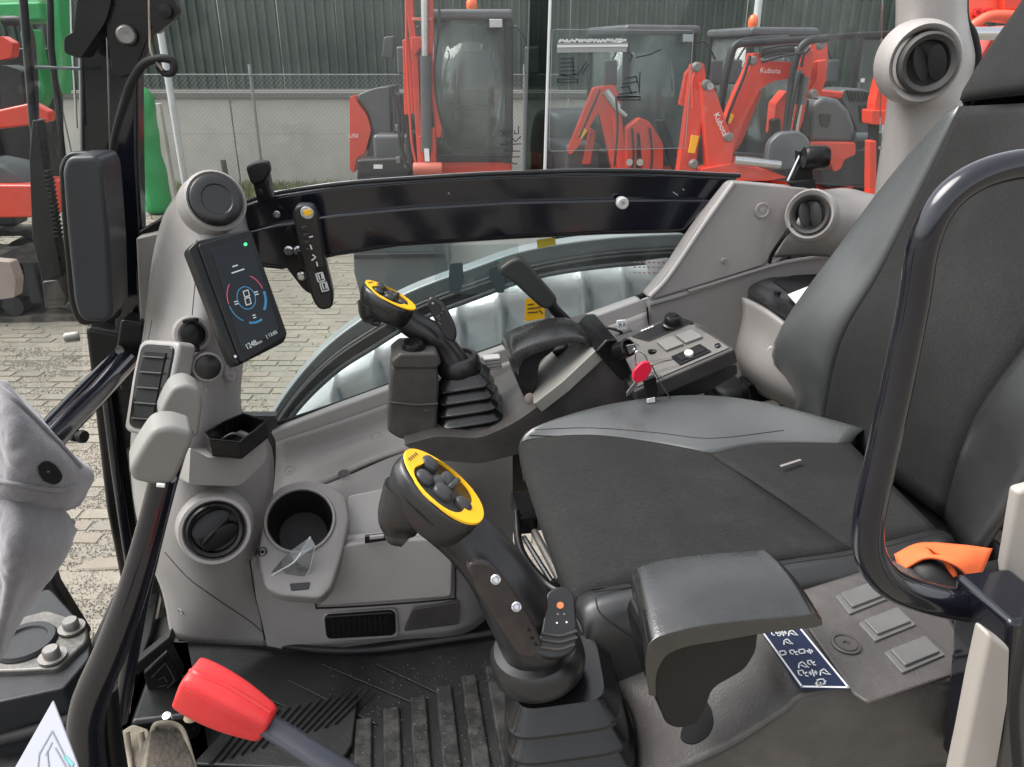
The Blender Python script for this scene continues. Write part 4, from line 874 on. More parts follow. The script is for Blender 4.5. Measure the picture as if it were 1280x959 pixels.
# ---- front console: cup holder, drawer and heater outlet
fc = thing('front_console', 'grey console beneath the side window with cup holder and closed drawer', 'console')
loft('console_face', [[(338, 634, 1.245), (380, 618, 1.245), (430, 598, 1.248), (500, 568, 1.255), (560, 556, 1.26), (640, 566, 1.27)],
                      [(330, 660, 1.19), (380, 640, 1.20), (430, 618, 1.22), (500, 607, 1.22), (560, 603, 1.22), (640, 620, 1.24)],
                      [(320, 705, 1.12), (370, 712, 1.10), (420, 690, 1.15), (500, 660, 1.15), (560, 658, 1.15), (640, 690, 1.2)],
                      [(320, 740, 1.105), (370, 745, 1.09), (420, 745, 1.10), (500, 745, 1.10), (575, 740, 1.10), (640, 760, 1.2)],
                      [(328, 775, 1.10), (370, 785, 1.09), (420, 790, 1.09), (500, 785, 1.095), (578, 772, 1.095), (640, 800, 1.2)],
                      [(334, 806, 1.095), (370, 812, 1.095), (420, 814, 1.095), (500, 808, 1.1), (580, 797, 1.1), (640, 830, 1.2)]], TRIM, fc, 5, .006)
# cup holder
c = T(375, 650, 1.115); ax = nz((.06, -.62, .78)); CUPC = (c, ax); CFACE = bpy.data.objects['console_face']; cut(CFACE, c, ax, .053, -.12, .05)
lathe('cup_holder_rim', c, ax, [(.060, -.03), (.058, -.002), (.056, .003), (.053, .003), (.0515, -.002), (.0505, -.02)], TRIM, fc, n=40, caps=(0, 0))
lathe('cup_well', c, ax, [(.0510, 0), (.050, -.002), (.046, -.06), (.040, -.075), (0, -.0755)], mat('cup_dark', (.014, .012, .012), .35), fc, n=40, ang=60, caps=(0, 1))
CSP = ('PN', c-ax*.003, ax)
csh = slab('cup_shelf', [(330, 642, 14), (342, 612, 14), (375, 598, 20), (412, 604, 14), (432, 620, 5), (437, 648, 8), (428, 690, 12), (414, 734, 8), (400, 748, 8), (350, 744, 8), (331, 735, 8), (322, 695, 16)], CSP, .045, TRIM, fc, .006, r=6); cut(csh, c, ax, .0535, -.12, .05); hscrew(328, 690, csh, 6, fc, DARK)
slab('cup_slot', [(362, 730), (388, 728), (386, 737), (364, 739)], CSP, .004, DARK, fc, .001, r=2, lift=.002)
# upper tray, drawer
slab('tray_back', [(436, 622, 4), (484, 612, 3), (590, 612, 3), (590, 670, 3), (428, 682, 4)], ('T', (430, 620, 1.20), (580, 620, 1.20), (430, 680, 1.15)), .02, TRIM2, fc, .004, r=3, lift=.03)
slab('drawer_lip', [(428, 668), (590, 658), (600, 672), (420, 690)], ('T', (428, 668, 1.125), (590, 668, 1.125), (428, 688, 1.10)), .03, TRIM2, fc, .006, lift=.004)
slab('drawer', [(424, 680, 14), (485, 672, 4), (560, 672, 12), (566, 690, 5), (565, 745, 8), (398, 757, 8), (400, 730, 14)], ('T', (424, 690, 1.095), (565, 690, 1.095), (400, 755, 1.082)), .02, TRIM, fc, .005, r=6, lift=.006)
tube('drawer_gap', [T(*q) for q in ((396, 735, 1.084), (395, 757, 1.080), (405, 760, 1.079), (480, 756, 1.080), (562, 749, 1.08), (569, 742, 1.082), (569, 694, 1.09))], .0016, DEEP, fc)
slab('drawer_notch', [(456, 671), (484, 668), (484, 676), (456, 680)], ('Y', 1.085), .006, DARK, fc, .001); slab('drawer_catch', [(462, 671), (480, 669), (480, 673), (462, 675)], ('Y', 1.083), .004, TRIM2, fc, .001)
slab('outlet_frame', [(402, 768, 8), (497, 762, 8), (499, 798, 8), (404, 804, 8)], ('Y', 1.085), .02, TRIM, fc, .004, r=7)
ho = slab('heater_outlet', [(405, 771, 7), (494, 765, 7), (495, 795, 7), (408, 800, 7)], ('Y', 1.080), .012, BLK, fc, .003, r=6)
slab('outlet_recess', [(414, 775), (488, 770), (488, 790), (416, 796)], ('Y', 1.0785), .002, DEEP, ho, 0, r=3)
for k in range(11): slab('outlet_fin', [(417+k*6.6, 775-k*.4), (419+k*6.6, 775-k*.4), (420+k*6.6, 795-k*.5), (418+k*6.6, 795-k*.5)], ('Y', 1.076), .003, BLK, ho, 0)
slab('console_recess', [(516, 762), (575, 752), (574, 781), (504, 790)], ('Y', 1.078), .004, CONS, fc, .002, r=4)
seam('console_seam', [CFACE, CT], [(312, 700), (318, 740), (326, 772), (331, 800)], .0012, BLK, fc)
# loose clear bag in the cup holder
bg_ = thing('clear_bag', 'crumpled clear plastic bag sticking out of the cup holder', 'plastic bag')
V = [T(330, 727, 1.05), T(352, 700, 1.05), T(362, 690, 1.045), T(388, 671, 1.05), T(394, 682, 1.045), T(387, 712, 1.04), T(378, 727, 1.05), T(352, 722, 1.055), T(368, 702, 1.03)]
mk('bag_sheet', V, [(0, 1, 7), (1, 2, 8), (2, 3, 8), (3, 4, 8), (4, 5, 8), (5, 6, 8), (6, 7, 8), (7, 1, 8)], BAGM, bg_, solid=.0008, smooth=False)
tube('bag_seal', [V[0], T(345, 716, 1.045), V[8], T(380, 683, 1.045), V[3]], .0012, mat('bag_edge', (.7, .75, .72), .3), bg_, n=6)
tube('bag_edge', [V[4], V[5], V[6]], .0008, mat('bag_edge2', (.6, .63, .62), .3), bg_, n=6, sm=1)

# ---- display monitor
dp = ('T', (249, 318, 1.075), (313, 290, 1.13), (300, 452, 1.03))
mo = thing('display_monitor', 'tablet sized black monitor on the corner column showing blue gauges', 'monitor')
slab('monitor_case', [(236, 311, 4), (247, 300, 4), (312, 285, 7), (361, 419, 7), (356, 428, 4), (297, 458, 7), (290, 452, 4)], dp, .022, BLK, mo, .004, lift=-.003, r=5)
slab('monitor_bezel', [(247, 306, 5), (313, 287, 6), (360, 420, 6), (301, 455, 6)], dp, .006, BLK, mo, .002, r=5, lift=.001)
SCRN = mat('screen_glass', (.008, .011, .014), .12, coat=0, bump=0, var=.3, vs=25, spec=.3)
slab('screen', [(263, 312, 3), (311, 297, 3), (349, 413, 3), (302, 440, 3)], dp, .002, SCRN, mo, .0005, r=2, lift=.002)
def em(n, c, e): return mat(n, c, .5, emis=e, bump=0, var=0)
SW = em('screen_white', (.3, .33, .33), .25); SB = em('screen_blue', (.035, .15, .27), .25); SG = em('screen_green', (.05, .6, .2), .6); SR = em('screen_red', (.4, .06, .1), .25)
def sarc(cx, cy, r, a0, a1, k=10): return [(cx+r*.82*math.cos(math.radians(a0+(a1-a0)*i/k))+r*.12*math.sin(math.radians(a0+(a1-a0)*i/k)), cy+r*math.sin(math.radians(a0+(a1-a0)*i/k))) for i in range(k+1)]
ribbons('gauge_ring', [sarc(307, 373, 14, 0, 360, 24)], dp, 1, SB, mo, .0024); ribbons('gauge_arc', [sarc(310, 373, 31, 60, 95)], dp, 2.6, SB, mo, .0024)
ribbons('gauge_arc', [sarc(308, 373, 28, -15, 30)], dp, 3, SB, mo, .0024); ribbons('gauge_arc', [sarc(308, 373, 30, 110, 160)], dp, 1.1, SB, mo, .0024)
ribbons('gauge_arc', [sarc(307, 373, 29, 165, 215)], dp, 1, SR, mo, .0024); ribbons('gauge_arc', [sarc(307, 373, 29, -70, -25)], dp, 1, SR, mo, .0024)
ribbons('gauge_icon', [[(303, 365), (309, 363), (311, 370), (305, 372), (303, 365)], [(305, 374), (311, 372), (313, 380), (307, 382), (305, 374)]], dp, 1.2, SW, mo, .0026)
ribbons('gauge_tick', [[(292, 378), (296, 377)], [(293, 381), (297, 380)], [(317, 366), (321, 365)], [(318, 369), (322, 368)], [(315, 395), (318, 394)], [(316, 398), (319, 397)]], dp, 1.3, SW, mo, .0026)
ribbons('heading_text', [[(290, 334), (296, 332)], [(289, 342), (304, 337)]], dp, 1.6, SW, mo, .0026)
slab('status_light', ell(306, 306, 2.2, 2.2, n=10), dp, .0006, SG, mo, 0, lift=.0028)
text('hour_reading', '1248', dp, (309, 437), (321, 431), SW, mo, .0026, .0003, 1.2); text('hour_unit', 'hrs', dp, (322, 431), (327, 428), SW, mo, .0026, .0003); text('time_reading', '| 12:05', dp, (333, 423), (346, 417), SW, mo, .0026, .0003)
lathe('corner_screw', on(dp, 293, 446, .003), nz(EYE-on(dp, 293, 446)), [(.0022, 0), (.002, .0015), (0, .0016)], STEEL, mo, n=10)
tube('monitor_bracket', [T(300, 300, 1.12), T(285, 300, 1.2)], .01, BLK, mo, sm=1)

# ---- remote keypad on bracket
kp = thing('keypad_remote', 'black handheld keypad with yellow top hanging on the belt beam', 'remote')
ks = ('Y', 1.29)
slab('mount_plate', [(350, 300, 6), (362, 280, 8), (372, 300, 4), (385, 340, 6), (392, 352, 4), (393, 370, 5), (380, 363, 5), (356, 332, 6)], ('Y', 1.335), .02, BLK, kp, .003, r=5)
for x, y in ((361, 313), (373, 313), (377, 345)): lathe('mount_bolt', T(x, y, 1.33), (0, -1, 0), [(.008, 0), (.008, .003), (.005, .004), (.005, .008), (0, .008)], STEEL, kp, n=12)
box('mount_arm', T(385, 320, 1.315), (.03, .04, .03), BLK, kp, .004)
slab('keypad_body', [(365, 268, 10), (370, 257, 8), (390, 257, 10), (397, 268, 6), (407, 328, 10), (417, 370, 10), (416, 386, 8), (399, 389, 9), (390, 375, 8), (375, 315, 10)], ks, .034, DARK, kp, .005, r=6)
slab('keypad_cap', ell(384, 266, 9, 7.5, 30, 18), ks, .004, mat('silver_cap', (.45, .45, .44), .3, .5), kp, .0015, lift=.003); slab('yellow_window', [(379, 263), (388, 261), (391, 267), (382, 270)], ks, .002, YEL, kp, .0005, lift=.005)
slab('key_label', [(393, 335), (408, 332), (414, 364), (401, 369)], ks, .001, BLK, kp, 0, lift=.0015)
for x, y in ((400, 346), (405, 358)):
    ribbons('key_symbol', [[(x-5, y-4), (x+3, y-6), (x+6, y+4), (x-2, y+6), (x-5, y-4)], [(x-2, y-3), (x, y+3)], [(x+2, y-4), (x+3, y+2)]], ks, 1.6, WHT, kp, .003)
ribbons('key_symbol', [[(388, 306), (390, 311)], [(391, 318), (395, 321), (390, 325)], [(396, 327), (397, 332)], [(387, 296), (391, 295)]], ks, 1.5, WHT, kp, .003)
for k in range(4): slab('side_key', [(376+k*2, 284+k*9), (384+k*2, 282+k*9), (386+k*2, 288+k*9), (378+k*2, 290+k*9)], ks, .003, DARK, kp, .001, r=1.5, lift=.002)
# latches on the belt line
lt = thing('window_latch', 'black window latch standing on the belt beam beside the speaker', 'latch')
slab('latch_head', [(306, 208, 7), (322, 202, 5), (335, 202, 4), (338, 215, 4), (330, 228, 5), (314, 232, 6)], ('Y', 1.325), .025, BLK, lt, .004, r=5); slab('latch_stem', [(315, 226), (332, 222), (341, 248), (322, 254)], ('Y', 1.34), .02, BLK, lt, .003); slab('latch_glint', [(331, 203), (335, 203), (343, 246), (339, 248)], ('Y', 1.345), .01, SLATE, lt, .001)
lathe('latch_pin', T(325, 240, 1.335), (0, -1, 0), [(.006, 0), (.006, .004), (0, .005)], BLK, lt, n=12)
lt = thing('window_latch', 'black cylindrical window latch at the rear corner above the round vent', 'latch')
lathe('latch_barrel', T(1010, 197, 1.33), RT, [(.018, -.008), (.021, -.004), (.021, .028), (.019, .034), (.006, .036), (0, .035)], BLK, lt, hint=(0, 1, 0))
slab('latch_plate', [(1000, 188), (1014, 190), (1018, 230), (1004, 236), (990, 226), (1000, 205)], ('Y', 1.345), .02, BLK, lt, .003, r=3); pass
tpx('latch_rod', [(985, 226, 1.35, 2), (1002, 190, 1.35, 2)], STEEL, lt, n=8, sm=1); slab('latch_foot', [(985, 228), (1020, 224), (1022, 238), (1012, 250), (1000, 238)], ('Y', 1.335), .02, RUB, lt, .003)

# ---- rear corner: lower vent trim, pillar with round vent
rp_ = thing('rear_pillar', 'pale grey rear pillar trim with round black air vent near its top', 'pillar')
loft('pillar_trim', [[(1120, -60, 1.36), (1150, -60, 1.31), (1190, -60, 1.31), (1210, -60, 1.36)],
                     [(1122, 20, 1.36), (1150, 20, 1.31), (1188, 20, 1.31), (1206, 15, 1.36)],
                     [(1118, 70, 1.36), (1140, 75, 1.31), (1190, 75, 1.31), (1216, 70, 1.36)],
                     [(1112, 115, 1.36), (1140, 122, 1.305), (1185, 120, 1.305), (1212, 110, 1.36)],
                     [(1108, 150, 1.36), (1140, 150, 1.31), (1185, 150, 1.31), (1230, 150, 1.36)],
                     [(1096, 235, 1.36), (1130, 235, 1.31), (1190, 230, 1.31), (1250, 230, 1.36)],
                     [(1085, 330, 1.36), (1120, 330, 1.33), (1190, 330, 1.33), (1250, 330, 1.36)]], TRIM, rp_, 5, .008)
tpx('rear_window_seal', [(1208, -40, 1.37, 4), (1206, 20, 1.37, 5), (1216, 45, 1.37, 6), (1222, 80, 1.37, 5), (1214, 115, 1.37, 4), (1190, 150, 1.37, 4)], RUB, rp_)
tpx('side_window_seal', [(1125, -40, 1.385, 2.5), (1122, 40, 1.385, 2.5)], RUB, rp_, sm=1)
ax = nz((-.30, -.92, -.02)); c = T(1162, 79, 1.24)
lathe('vent_boss', c+(0, .01, 0), ax, [(.068, -.07), (.068, -.03), (.066, -.012), (.060, -.002), (.053, -.006), (.049, -.02)], TRIM, rp_, n=40, sx=.93, caps=(0, 0))
def big_vent(par, c, ax, R, sx=.95):
    o = lathe('vent_bezel', c, ax, [(R*1.15, -.02), (R*1.15, -.006), (R*1.05, .001), (R*.86, -.004), (R*.8, -.02), (0, -.022)], mat('vent_ring_grey', (.05, .048, .046), .5), par, n=36, sx=sx)
    u, v, a = frame(ax)
    s = nz(u+v*.5)
    for q, ph in ((.28, .55), (-.34, -.25)):
        n2 = nz(a*math.cos(ph)+s*math.sin(ph)); cc0 = c-u*R*q*1.0
        S = []
        lathe('vent_flap', cc0-a*.008, n2, [(R*.70, -.0015), (R*.70, .0015), (R*.64, .0022), (0, .0022)], VENTM, o, sx=.48, sy=1.0, hint=v+u*-.25)
    return o
big_vent(rp_, c+ax*.0, ax, .042)
rc = thing('rear_corner_trim', 'grey sill moulding at the rear corner holding a tilted oval vent', 'trim')
loft('corner_moulding', [[(1022, 240, 1.34), (1060, 238, 1.37), (1100, 246, 1.36), (1160, 240, 1.35)], [(1006, 262, 1.29), (1040, 256, 1.30), (1090, 270, 1.31), (1160, 270, 1.32)], [(985, 292, 1.29), (1030, 296, 1.29), (1080, 300, 1.31), (1160, 320, 1.32)],
                         [(968, 320, 1.32), (1020, 318, 1.33), (1080, 326, 1.34), (1160, 350, 1.34)]], TRIM, rc, 5, .008)
ax = nz((-.62, -.72, .28)); c = T(1012, 268, 1.268)
lathe('vent_boss', c, ax, [(.048, -.035), (.046, -.006), (.042, .001), (.036, -.004)], TRIM, rc, n=36, sx=.95, caps=(0, 0))
big_vent(rc, c+ax*.003, ax, .032)
tpx('corner_gap', [(1022, 240, 1.33, 2.5), (990, 282, 1.285, 2.5), (966, 316, 1.3, 2.5), (962, 328, 1.32, 2.5)], BLK, rc, n=6)
lathe('trim_screw', T(1100, 185, 1.32), (0, -1, 0), [(.003, 0), (.003, .001), (0, .001)], TRIM, rp_, n=8)
# storage box behind the far console
BIN = mat('bin_grey_plastic', (.16, .15, .142), .45, var=.06, bump=.3, bs=700, dust=.2, dcol=(.22, .2, .19), ds=8)
sb = thing('storage_box', 'grey storage bin with dark tray top between side wall and seat back', 'storage bin')
loft('bin_body', [[(930, 372, 1.20), (960, 388, 1.12), (1005, 420, 1.05), (1060, 455, 1.0)], [(930, 400, 1.19), (958, 420, 1.11), (1000, 450, 1.04), (1060, 480, .99)], [(922, 440, 1.19), (945, 462, 1.10), (990, 490, 1.04), (1060, 520, .99)], [(930, 470, 1.2), (950, 490, 1.12), (985, 508, 1.06), (1060, 560, 1.0)]], BIN, sb, 5, .008)
slab('tray_top', [(932, 362, 8), (945, 352, 8), (1020, 330, 3), (1050, 340, 3), (1010, 405, 3), (1000, 408, 3), (970, 390, 3)], ('Z', 1.76), .02, DARK, sb, .005, r=4)
slab('tray_recess', [(965, 350, 3), (1022, 338, 3), (1044, 344, 3), (1015, 390, 3), (1000, 375, 3)], ('Z', 1.762), .002, DEEP, sb, 0, r=3)
slab('paper_note', [(985, 368), (1010, 358), (1020, 372), (1000, 385)], ('Z', 1.767), .001, WHT, sb, 0); screw(972, 366, ('Z', 1.763), 4, sb, BLK)
slab('bin_base', [(935, 480), (968, 484), (975, 500), (940, 506)], ('Y', 1.12), .04, BLK, sb, .004)
lathe('bin_dimple', T(968, 440, 1.085), (-.5, -.8, 0), [(.012, 0), (.010, .003), (0, .004)], TRIM, sb)
dc = rings('carpet_lump', [(T(905, 490, 1.2), (1, 0, 0), (0, 1, 0), .04, .05, 3), (T(905, 478, 1.2), (1, 0, 0), (0, 1, 0), .035, .04, 3), (T(900, 466, 1.22), (1, 0, 0), (0, 1, 0), .015, .02, 2)], VIND); tag(dc, 'dark grey padded lump behind the seat cushion beside the bin', 'padding')
# ---------------------------------------------------------------- seat
se = thing('operator_seat', 'charcoal fabric and grey vinyl operator seat with tall backrest', 'seat')
Z = Zp
A = [Z(662, 546, 1.648), Z(735, 549, 1.648), Z(815, 558, 1.648), Z(885, 568, 1.648), Z(960, 556, 1.648), Z(1062, 556, 1.652)]
C_ = [Z(738, 738, 1.645), Z(825, 726, 1.646), Z(905, 714, 1.647), Z(985, 702, 1.648), Z(1066, 690, 1.648), Z(1170, 664, 1.65)]
def mixp(a, b, t): return a*(1-t)+b*t
# centre panel
rows = []
for t in (0, .33, .67, 1): rows.append([mixp(A[0], C_[0], t)+np.array([-.012, 0, -.03]), mixp(A[0], C_[0], t)+np.array([-.004, 0, -.008]), mixp(A[1], mixp(C_[0], C_[1], 1.2), t)+[0, 0, .004], mixp(A[2], mixp(C_[1], C_[2], 1.), t)+[0, 0, .004], mixp(A[3], C_[4], t)])
patch('cushion_centre', rows, FABW, se, puff=.007)
rows = [[mixp(A[3], C_[4], t), mixp(A[4], mixp(C_[4], C_[5], .5), t), mixp(A[5], C_[5], t)+[0.0, 0, .0]] for t in (0, .5, 1)]
patch('cushion_rear_panel', rows, FAB, se, puff=.004)
crest = [Z(672, 532, 1.66), Z(745, 512, 1.668), Z(820, 500, 1.672), Z(890, 498, 1.674), Z(965, 508, 1.672), Z(1080, 538, 1.665)]
out = [crest[i]+np.array([-.004, .018, -.02]) for i in range(6)]; out2 = [crest[i]+np.array([-.002, .026, -.08]) for i in range(6)]
md = [mixp(A[i], crest[i], .5)+[0, 0, .004] for i in range(6)]
def fr_(r, dz=-.02): return [r[0]+np.array([-.012, 0, dz*1.6])]+[r[0]+np.array([-.004, 0, dz*.3])]+r[1:]
patch('cushion_bolster', [fr_(A), fr_(md), fr_(crest), fr_(out), fr_(out2)], VIN, se)
crN = [p+np.array([0, -.028, .004]) for p in C_]; oN = [p+np.array([0, -.043, -.018]) for p in C_]; oN2 = [p+np.array([0.0, -.046, -.085]) for p in C_]
patch('cushion_bolster', [fr_(C_), fr_([mixp(a, b, .5)+[0, 0, .003] for a, b in zip(C_, crN)]), fr_(crN), fr_(oN), fr_(oN2)], VIND, se)
fL = [A[0]+np.array([-.010, .02, -.03])]+[mixp(A[0], C_[0], t)+np.array([-.012, 0, -.03]) for t in (.33, .67, 1)]+[C_[0]+np.array([-.008, -.04, -.035])]
patch('cushion_front', [fL, [p+np.array([.006, 0, -.035]) for p in fL], [p+np.array([.025, 0, -.06]) for p in fL]], VIND, se)
tube('cushion_seam', [p+np.array([0, 0, .002]) for p in A[:4]], .0010, FAB, se, n=6); tube('cushion_seam', [p+np.array([0, 0, .001]) for p in C_], .0010, FAB, se, n=6)
tube('cushion_seam', [A[3]+[0, 0, .002], mixp(A[3], C_[4], .5)+[0, 0, .005], C_[4]+[0, 0, .002]], .0008, FAB, se, n=6)
tube('bolster_stitch', [mixp(a, b, .45)+[0, 0, .006] for a, b in zip(C_, crN)], .0009, RUB, se, n=6)
CB = [o for o in se.children if o.name.startswith('cushion_') or o.name.startswith('back_') or o.name.startswith('head')]
SB_ = [o for o in CB if 'bolster' in o.name and 'cushion' in o.name]
seam('bolster_stitch', SB_, [(668, 537), (740, 535), (820, 541), (890, 548), (980, 538)], .0005, RUB, se, k=8)
seam('bolster_stitch', SB_, [(744, 748), (752, 768), (790, 796)], .0009, RUB, se, k=8)
box('seat_pan', (.46, .83, 1.565), (.50, .44, .10), BLK, se, .015); box('seat_suspension', (.42, .83, 1.35), (.34, .3, .34), RUB, se, .03)
tube('adjust_bar', [Z(645, 640, 1.52), Z(652, 690, 1.50), Z(690, 735, 1.5), Z(720, 738, 1.5)], .006, BLK, se); tube('slide_rail', [Z(655, 672, 1.5), Z(690, 728, 1.5)], .004, STEEL, se, sm=1); tube('slide_rail', [Z(668, 665, 1.49), Z(700, 725, 1.49)], .006, DSTEEL, se, sm=1)
box('rail_block', Z(655, 640, 1.5), (.03, .08, .03), BLK, se, .004)
# backrest: columns run from the far bolster to the near one
BR = [[(983, 512, 1.085), (1030, 540, .99), (1108, 592, .82), (1185, 648, .70), (1215, 700, .60)],
      [(972, 428, 1.075), (1053, 430, .975), (1150, 440, .80), (1225, 520, .68), (1330, 560, .58)],
      [(1061, 299, 1.05), (1104, 340, .955), (1225, 310, .79), (1330, 380, .66), (1450, 420, .56)],
      [(1134, 208, 1.03), (1160, 225, .935), (1300, 190, .77), (1440, 230, .64), (1540, 280, .56)],
      [(1196, 146, 1.01), (1203, 134, .915), (1340, 130, .76), (1520, 130, .64), (1640, 180, .56)]]
patch('back_bolster', [[r[0], tuple(np.array(r[0])*.5+np.array(r[1])*.5+np.array([-3, -3, 0])), r[1]] for r in BR], VIN, se, puff=.012, th=.01)
patch('back_centre', [[r[1], tuple((np.array(r[1])+np.array(r[2]))/2), r[2], r[3]] for r in BR], FAB, se, puff=.006, th=.01)
patch('back_bolster', [[r[3], tuple((np.array(r[3])+np.array(r[4]))/2), r[4]] for r in BR], VIND, se, puff=.014, th=.01)
HR = [BR[4][:], [(1206, 130, 1.0), (1215, 124, .91), (1345, 112, .76), (1520, 110, .64), (1640, 160, .56)], [(1238, 76, .985), (1256, 66, .90), (1390, 40, .76), (1600, 40, .64), (1700, 100, .58)], [(1275, 22, .97), (1295, 10, .89), (1440, -40, .76), (1700, -40, .66), (1800, 20, .6)], [(1330, -60, .96), (1350, -80, .88), (1500, -140, .76), (1800, -140, .68), (1900, -60, .62)]]
patch('head_section', HR[1:], FAB, se, puff=.008, th=.01); 
for j in (1, 3): tube('back_seam', [T(*r[j])+(EYE-T(*r[j]))*.002 for r in BR], .0022, RUB, se, n=6)
tube('back_seam', [T(*p)+(EYE-T(*p))*.002 for p in HR[1]], .0022, RUB, se, n=6)
sh = [T(*r[j])+np.array([.09, 0, -.02]) for r, j in ((BR[0], 0), (BR[2], 0), (BR[4], 0), (HR[3], 0), (HR[3], 4), (BR[4], 4), (BR[2], 4), (BR[0], 4))]
patch('back_shell', [[T(*r[0])+[.07, -.01, 0], T(*r[2])+[.11, 0, 0], T(*r[4])+[.07, .02, 0]] for r in BR+HR[2:4]], BLK, se, th=.02)
patch('back_side', [[T(*r[0]), T(*r[0])+[.07, -.01, 0]] for r in BR+HR[1:4]], VIND, se, th=.006)
tube('belt_guide', [T(975, 455, 1.1), T(968, 480, 1.1), T(985, 515, 1.08), T(1020, 535, 1.03), T(1060, 570, .98)], .005, BLK, se, n=8)
tg = bar('fabric_tag', Z(976, 583, 1.662), Z(1001, 575, 1.662), (.004, .0015), mat('tag_pale', (.2, .18, .175), .7), None, .0004); tag(tg, 'tiny pale strip of tape lying on the seat cushion seam', 'tape')
# ---------------------------------------------------------------- consoles
def console_far():
    t = thing('control_console', 'dark grey console beyond the seat with switches, key and folded armrest mount', 'console')
    slab('console_side', [(504, 556, 4), (545, 545, 8), (600, 548, 12), (645, 528, 20), (700, 487, 10), (742, 446, 4), (772, 438, 4), (798, 492, 4), (921, 455, 4), (922, 468, 4), (880, 492, 10), (800, 508, 10), (720, 520, 20), (655, 566, 10), (600, 580, 10), (540, 575, 8)], ('Y', 1.07), .19, CONS, t, .008, r=6)
    slab('console_top_strip', [(668, 508), (704, 480), (753, 434), (766, 424), (742, 402), (700, 424), (668, 470)], ('T', (640, 528, 1.072), (755, 432, 1.072), (742, 398, 1.2)), .02, mat('strip_grey', (.17, .165, .15), .5, dust=.3, bump=.3, bs=700, dcol=(.25, .24, .2), ds=12), t, .004, r=4, lift=.004)
    slab('ignition_collar', [(744, 440, 4), (758, 425, 3), (771, 424, 3), (792, 468, 4), (778, 477, 3)], ('Y', 1.062), .13, BLK, t, .005, r=3)
    sp = ('T', (793, 491, 1.03), (919, 437, 1.03), (745, 430, 1.22))
    pan = slab('switch_panel', [(793, 491), (919, 437), (872, 404), (838, 398), (745, 430)], sp, .028, CONS, t, .004, lift=.002)
    spn = plane(sp)[1]; spn = spn*(1 if spn[2] > 0 else -1)
    tp = slab('panel_face', [(797, 486), (912, 437), (868, 408), (830, 410), (757, 434)], sp, .002, mat('panel_print_grey', (.095, .09, .085), .4, dust=.2, bump=.2, bs=700), t, .001, lift=.004)
    for q in (((822, 432), (842, 425), (856, 435), (834, 443)), ((846, 424), (866, 417), (880, 426), (858, 434))):
        b = slab('rocker_switch', q, sp, .006, mat('rocker_grey', (.15, .145, .14), .4), t, .0015, lift=.009, r=1.5)
    slab('slot_frame', [(840, 450), (876, 434), (890, 443), (851, 460)], sp, .004, BLK, t, .001, lift=.007); slab('slot_well', [(846, 450), (875, 437), (883, 443), (853, 456)], sp, .001, DEEP, t, 0, lift=.008)
    slab('toggle', ell(863, 448, 6, 4, 0, 14), sp, .006, TRIM2, t, .002, lift=.012)
    slab('dial_plate', [(790, 424), (846, 398), (868, 406), (812, 430)], sp, .004, DARK, t, .001, lift=.006, r=2)
    ax = np.array([0, -.25, .97]); c = on(sp, 840, 411, .006)
    lathe('throttle_dial', c, ax, [(.0165, 0), (.0165, .004), (.014, .006), (.0135, .017), (.011, .0195), (0, .0195)], BLK, t); bar('dial_mark', c+nz(ax)*.019, c+nz(ax)*.0205+np.array([.009, 0, 0]), (.003, .002), DARK, t, 0)
    lathe('small_socket', on(sp, 816, 443, .004), (0, 0, 1), [(.007, 0), (.007, .003), (.005, .003), (.004, .001), (0, .001)], BLK, t, n=16)
    ribbons('panel_print', [[(800, 458), (840, 452)], [(800, 462), (835, 478)], [(801, 475), (850, 460)], [(870, 412), (882, 418)], [(874, 410), (888, 417)], [(790, 430), (800, 436)]], sp, .9, INK, t, .0068)
    screw(898, 436, sp, 3.5, t, DARK, lift=.007)
    ribbons('panel_print', [[(804+k*4, 420-k*1.6), (806+k*4, 419-k*1.6)] for k in range(4)], sp, 2, WHT, t, .0105)
    return t
console_far()
sc_ = thing('small_lever', 'thin black bent lever with white square tag behind the ignition', 'lever')
tube('lever_rod', [T(732, 413, 1.28), T(740, 408, 1.27), (T(765, 411, 1.25)), T(778, 416, 1.24)], .0024, BLK, sc_, n=8)
slab('lever_tag', [(771, 401, 2), (783, 400, 2), (784, 412, 2), (772, 413, 2)], ('Y', 1.24), .003, WHT, sc_, .0008, r=1.5); ribbons('tag_mark', [[(774, 409), (775, 404), (777, 408)], [(779, 408), (780, 404), (782, 408)]], ('Y', 1.2385), .8, INK, sc_)
slab('lever_slot', [(770, 421), (790, 413), (793, 417), (774, 424)], ('Y', 1.235), .01, BLK, sc_, .001)
ig = thing('ignition_key', 'red headed ignition key hanging with its keyring and black fob', 'key')
lathe('lock_barrel', T(779, 437, 1.03), (.35, -.75, .55), [(.014, -.01), (.014, .012), (.011, .014), (.010, .006), (0, .006)], BLK, ig)
slab('silver_tag', [(783, 432), (794, 430), (797, 437), (787, 443)], ('Y', 1.0), .002, mat('silver_tag', (.5, .52, .55), .2, .9), ig, .0005)
tube('key_ring', [T(*q, .995) for q in ((795, 440), (806, 444), (810, 458), (803, 468), (796, 460))], .0011, STEEL, ig, n=6, closed=True)
slab('key_head', [(792, 464, 3), (803, 453, 4), (812, 452, 4), (816, 462, 4), (808, 475, 4), (797, 480, 3), (791, 475, 3)], ('Y', .985), .006, mat('bright_key_red', (.72, .012, .05), .35, bump=.02), ig, .002, r=4)
slab('key_blade', [(794, 477), (798, 480), (786, 494), (783, 496), (783, 491)], ('Y', .987), .002, STEEL, ig, .0004)
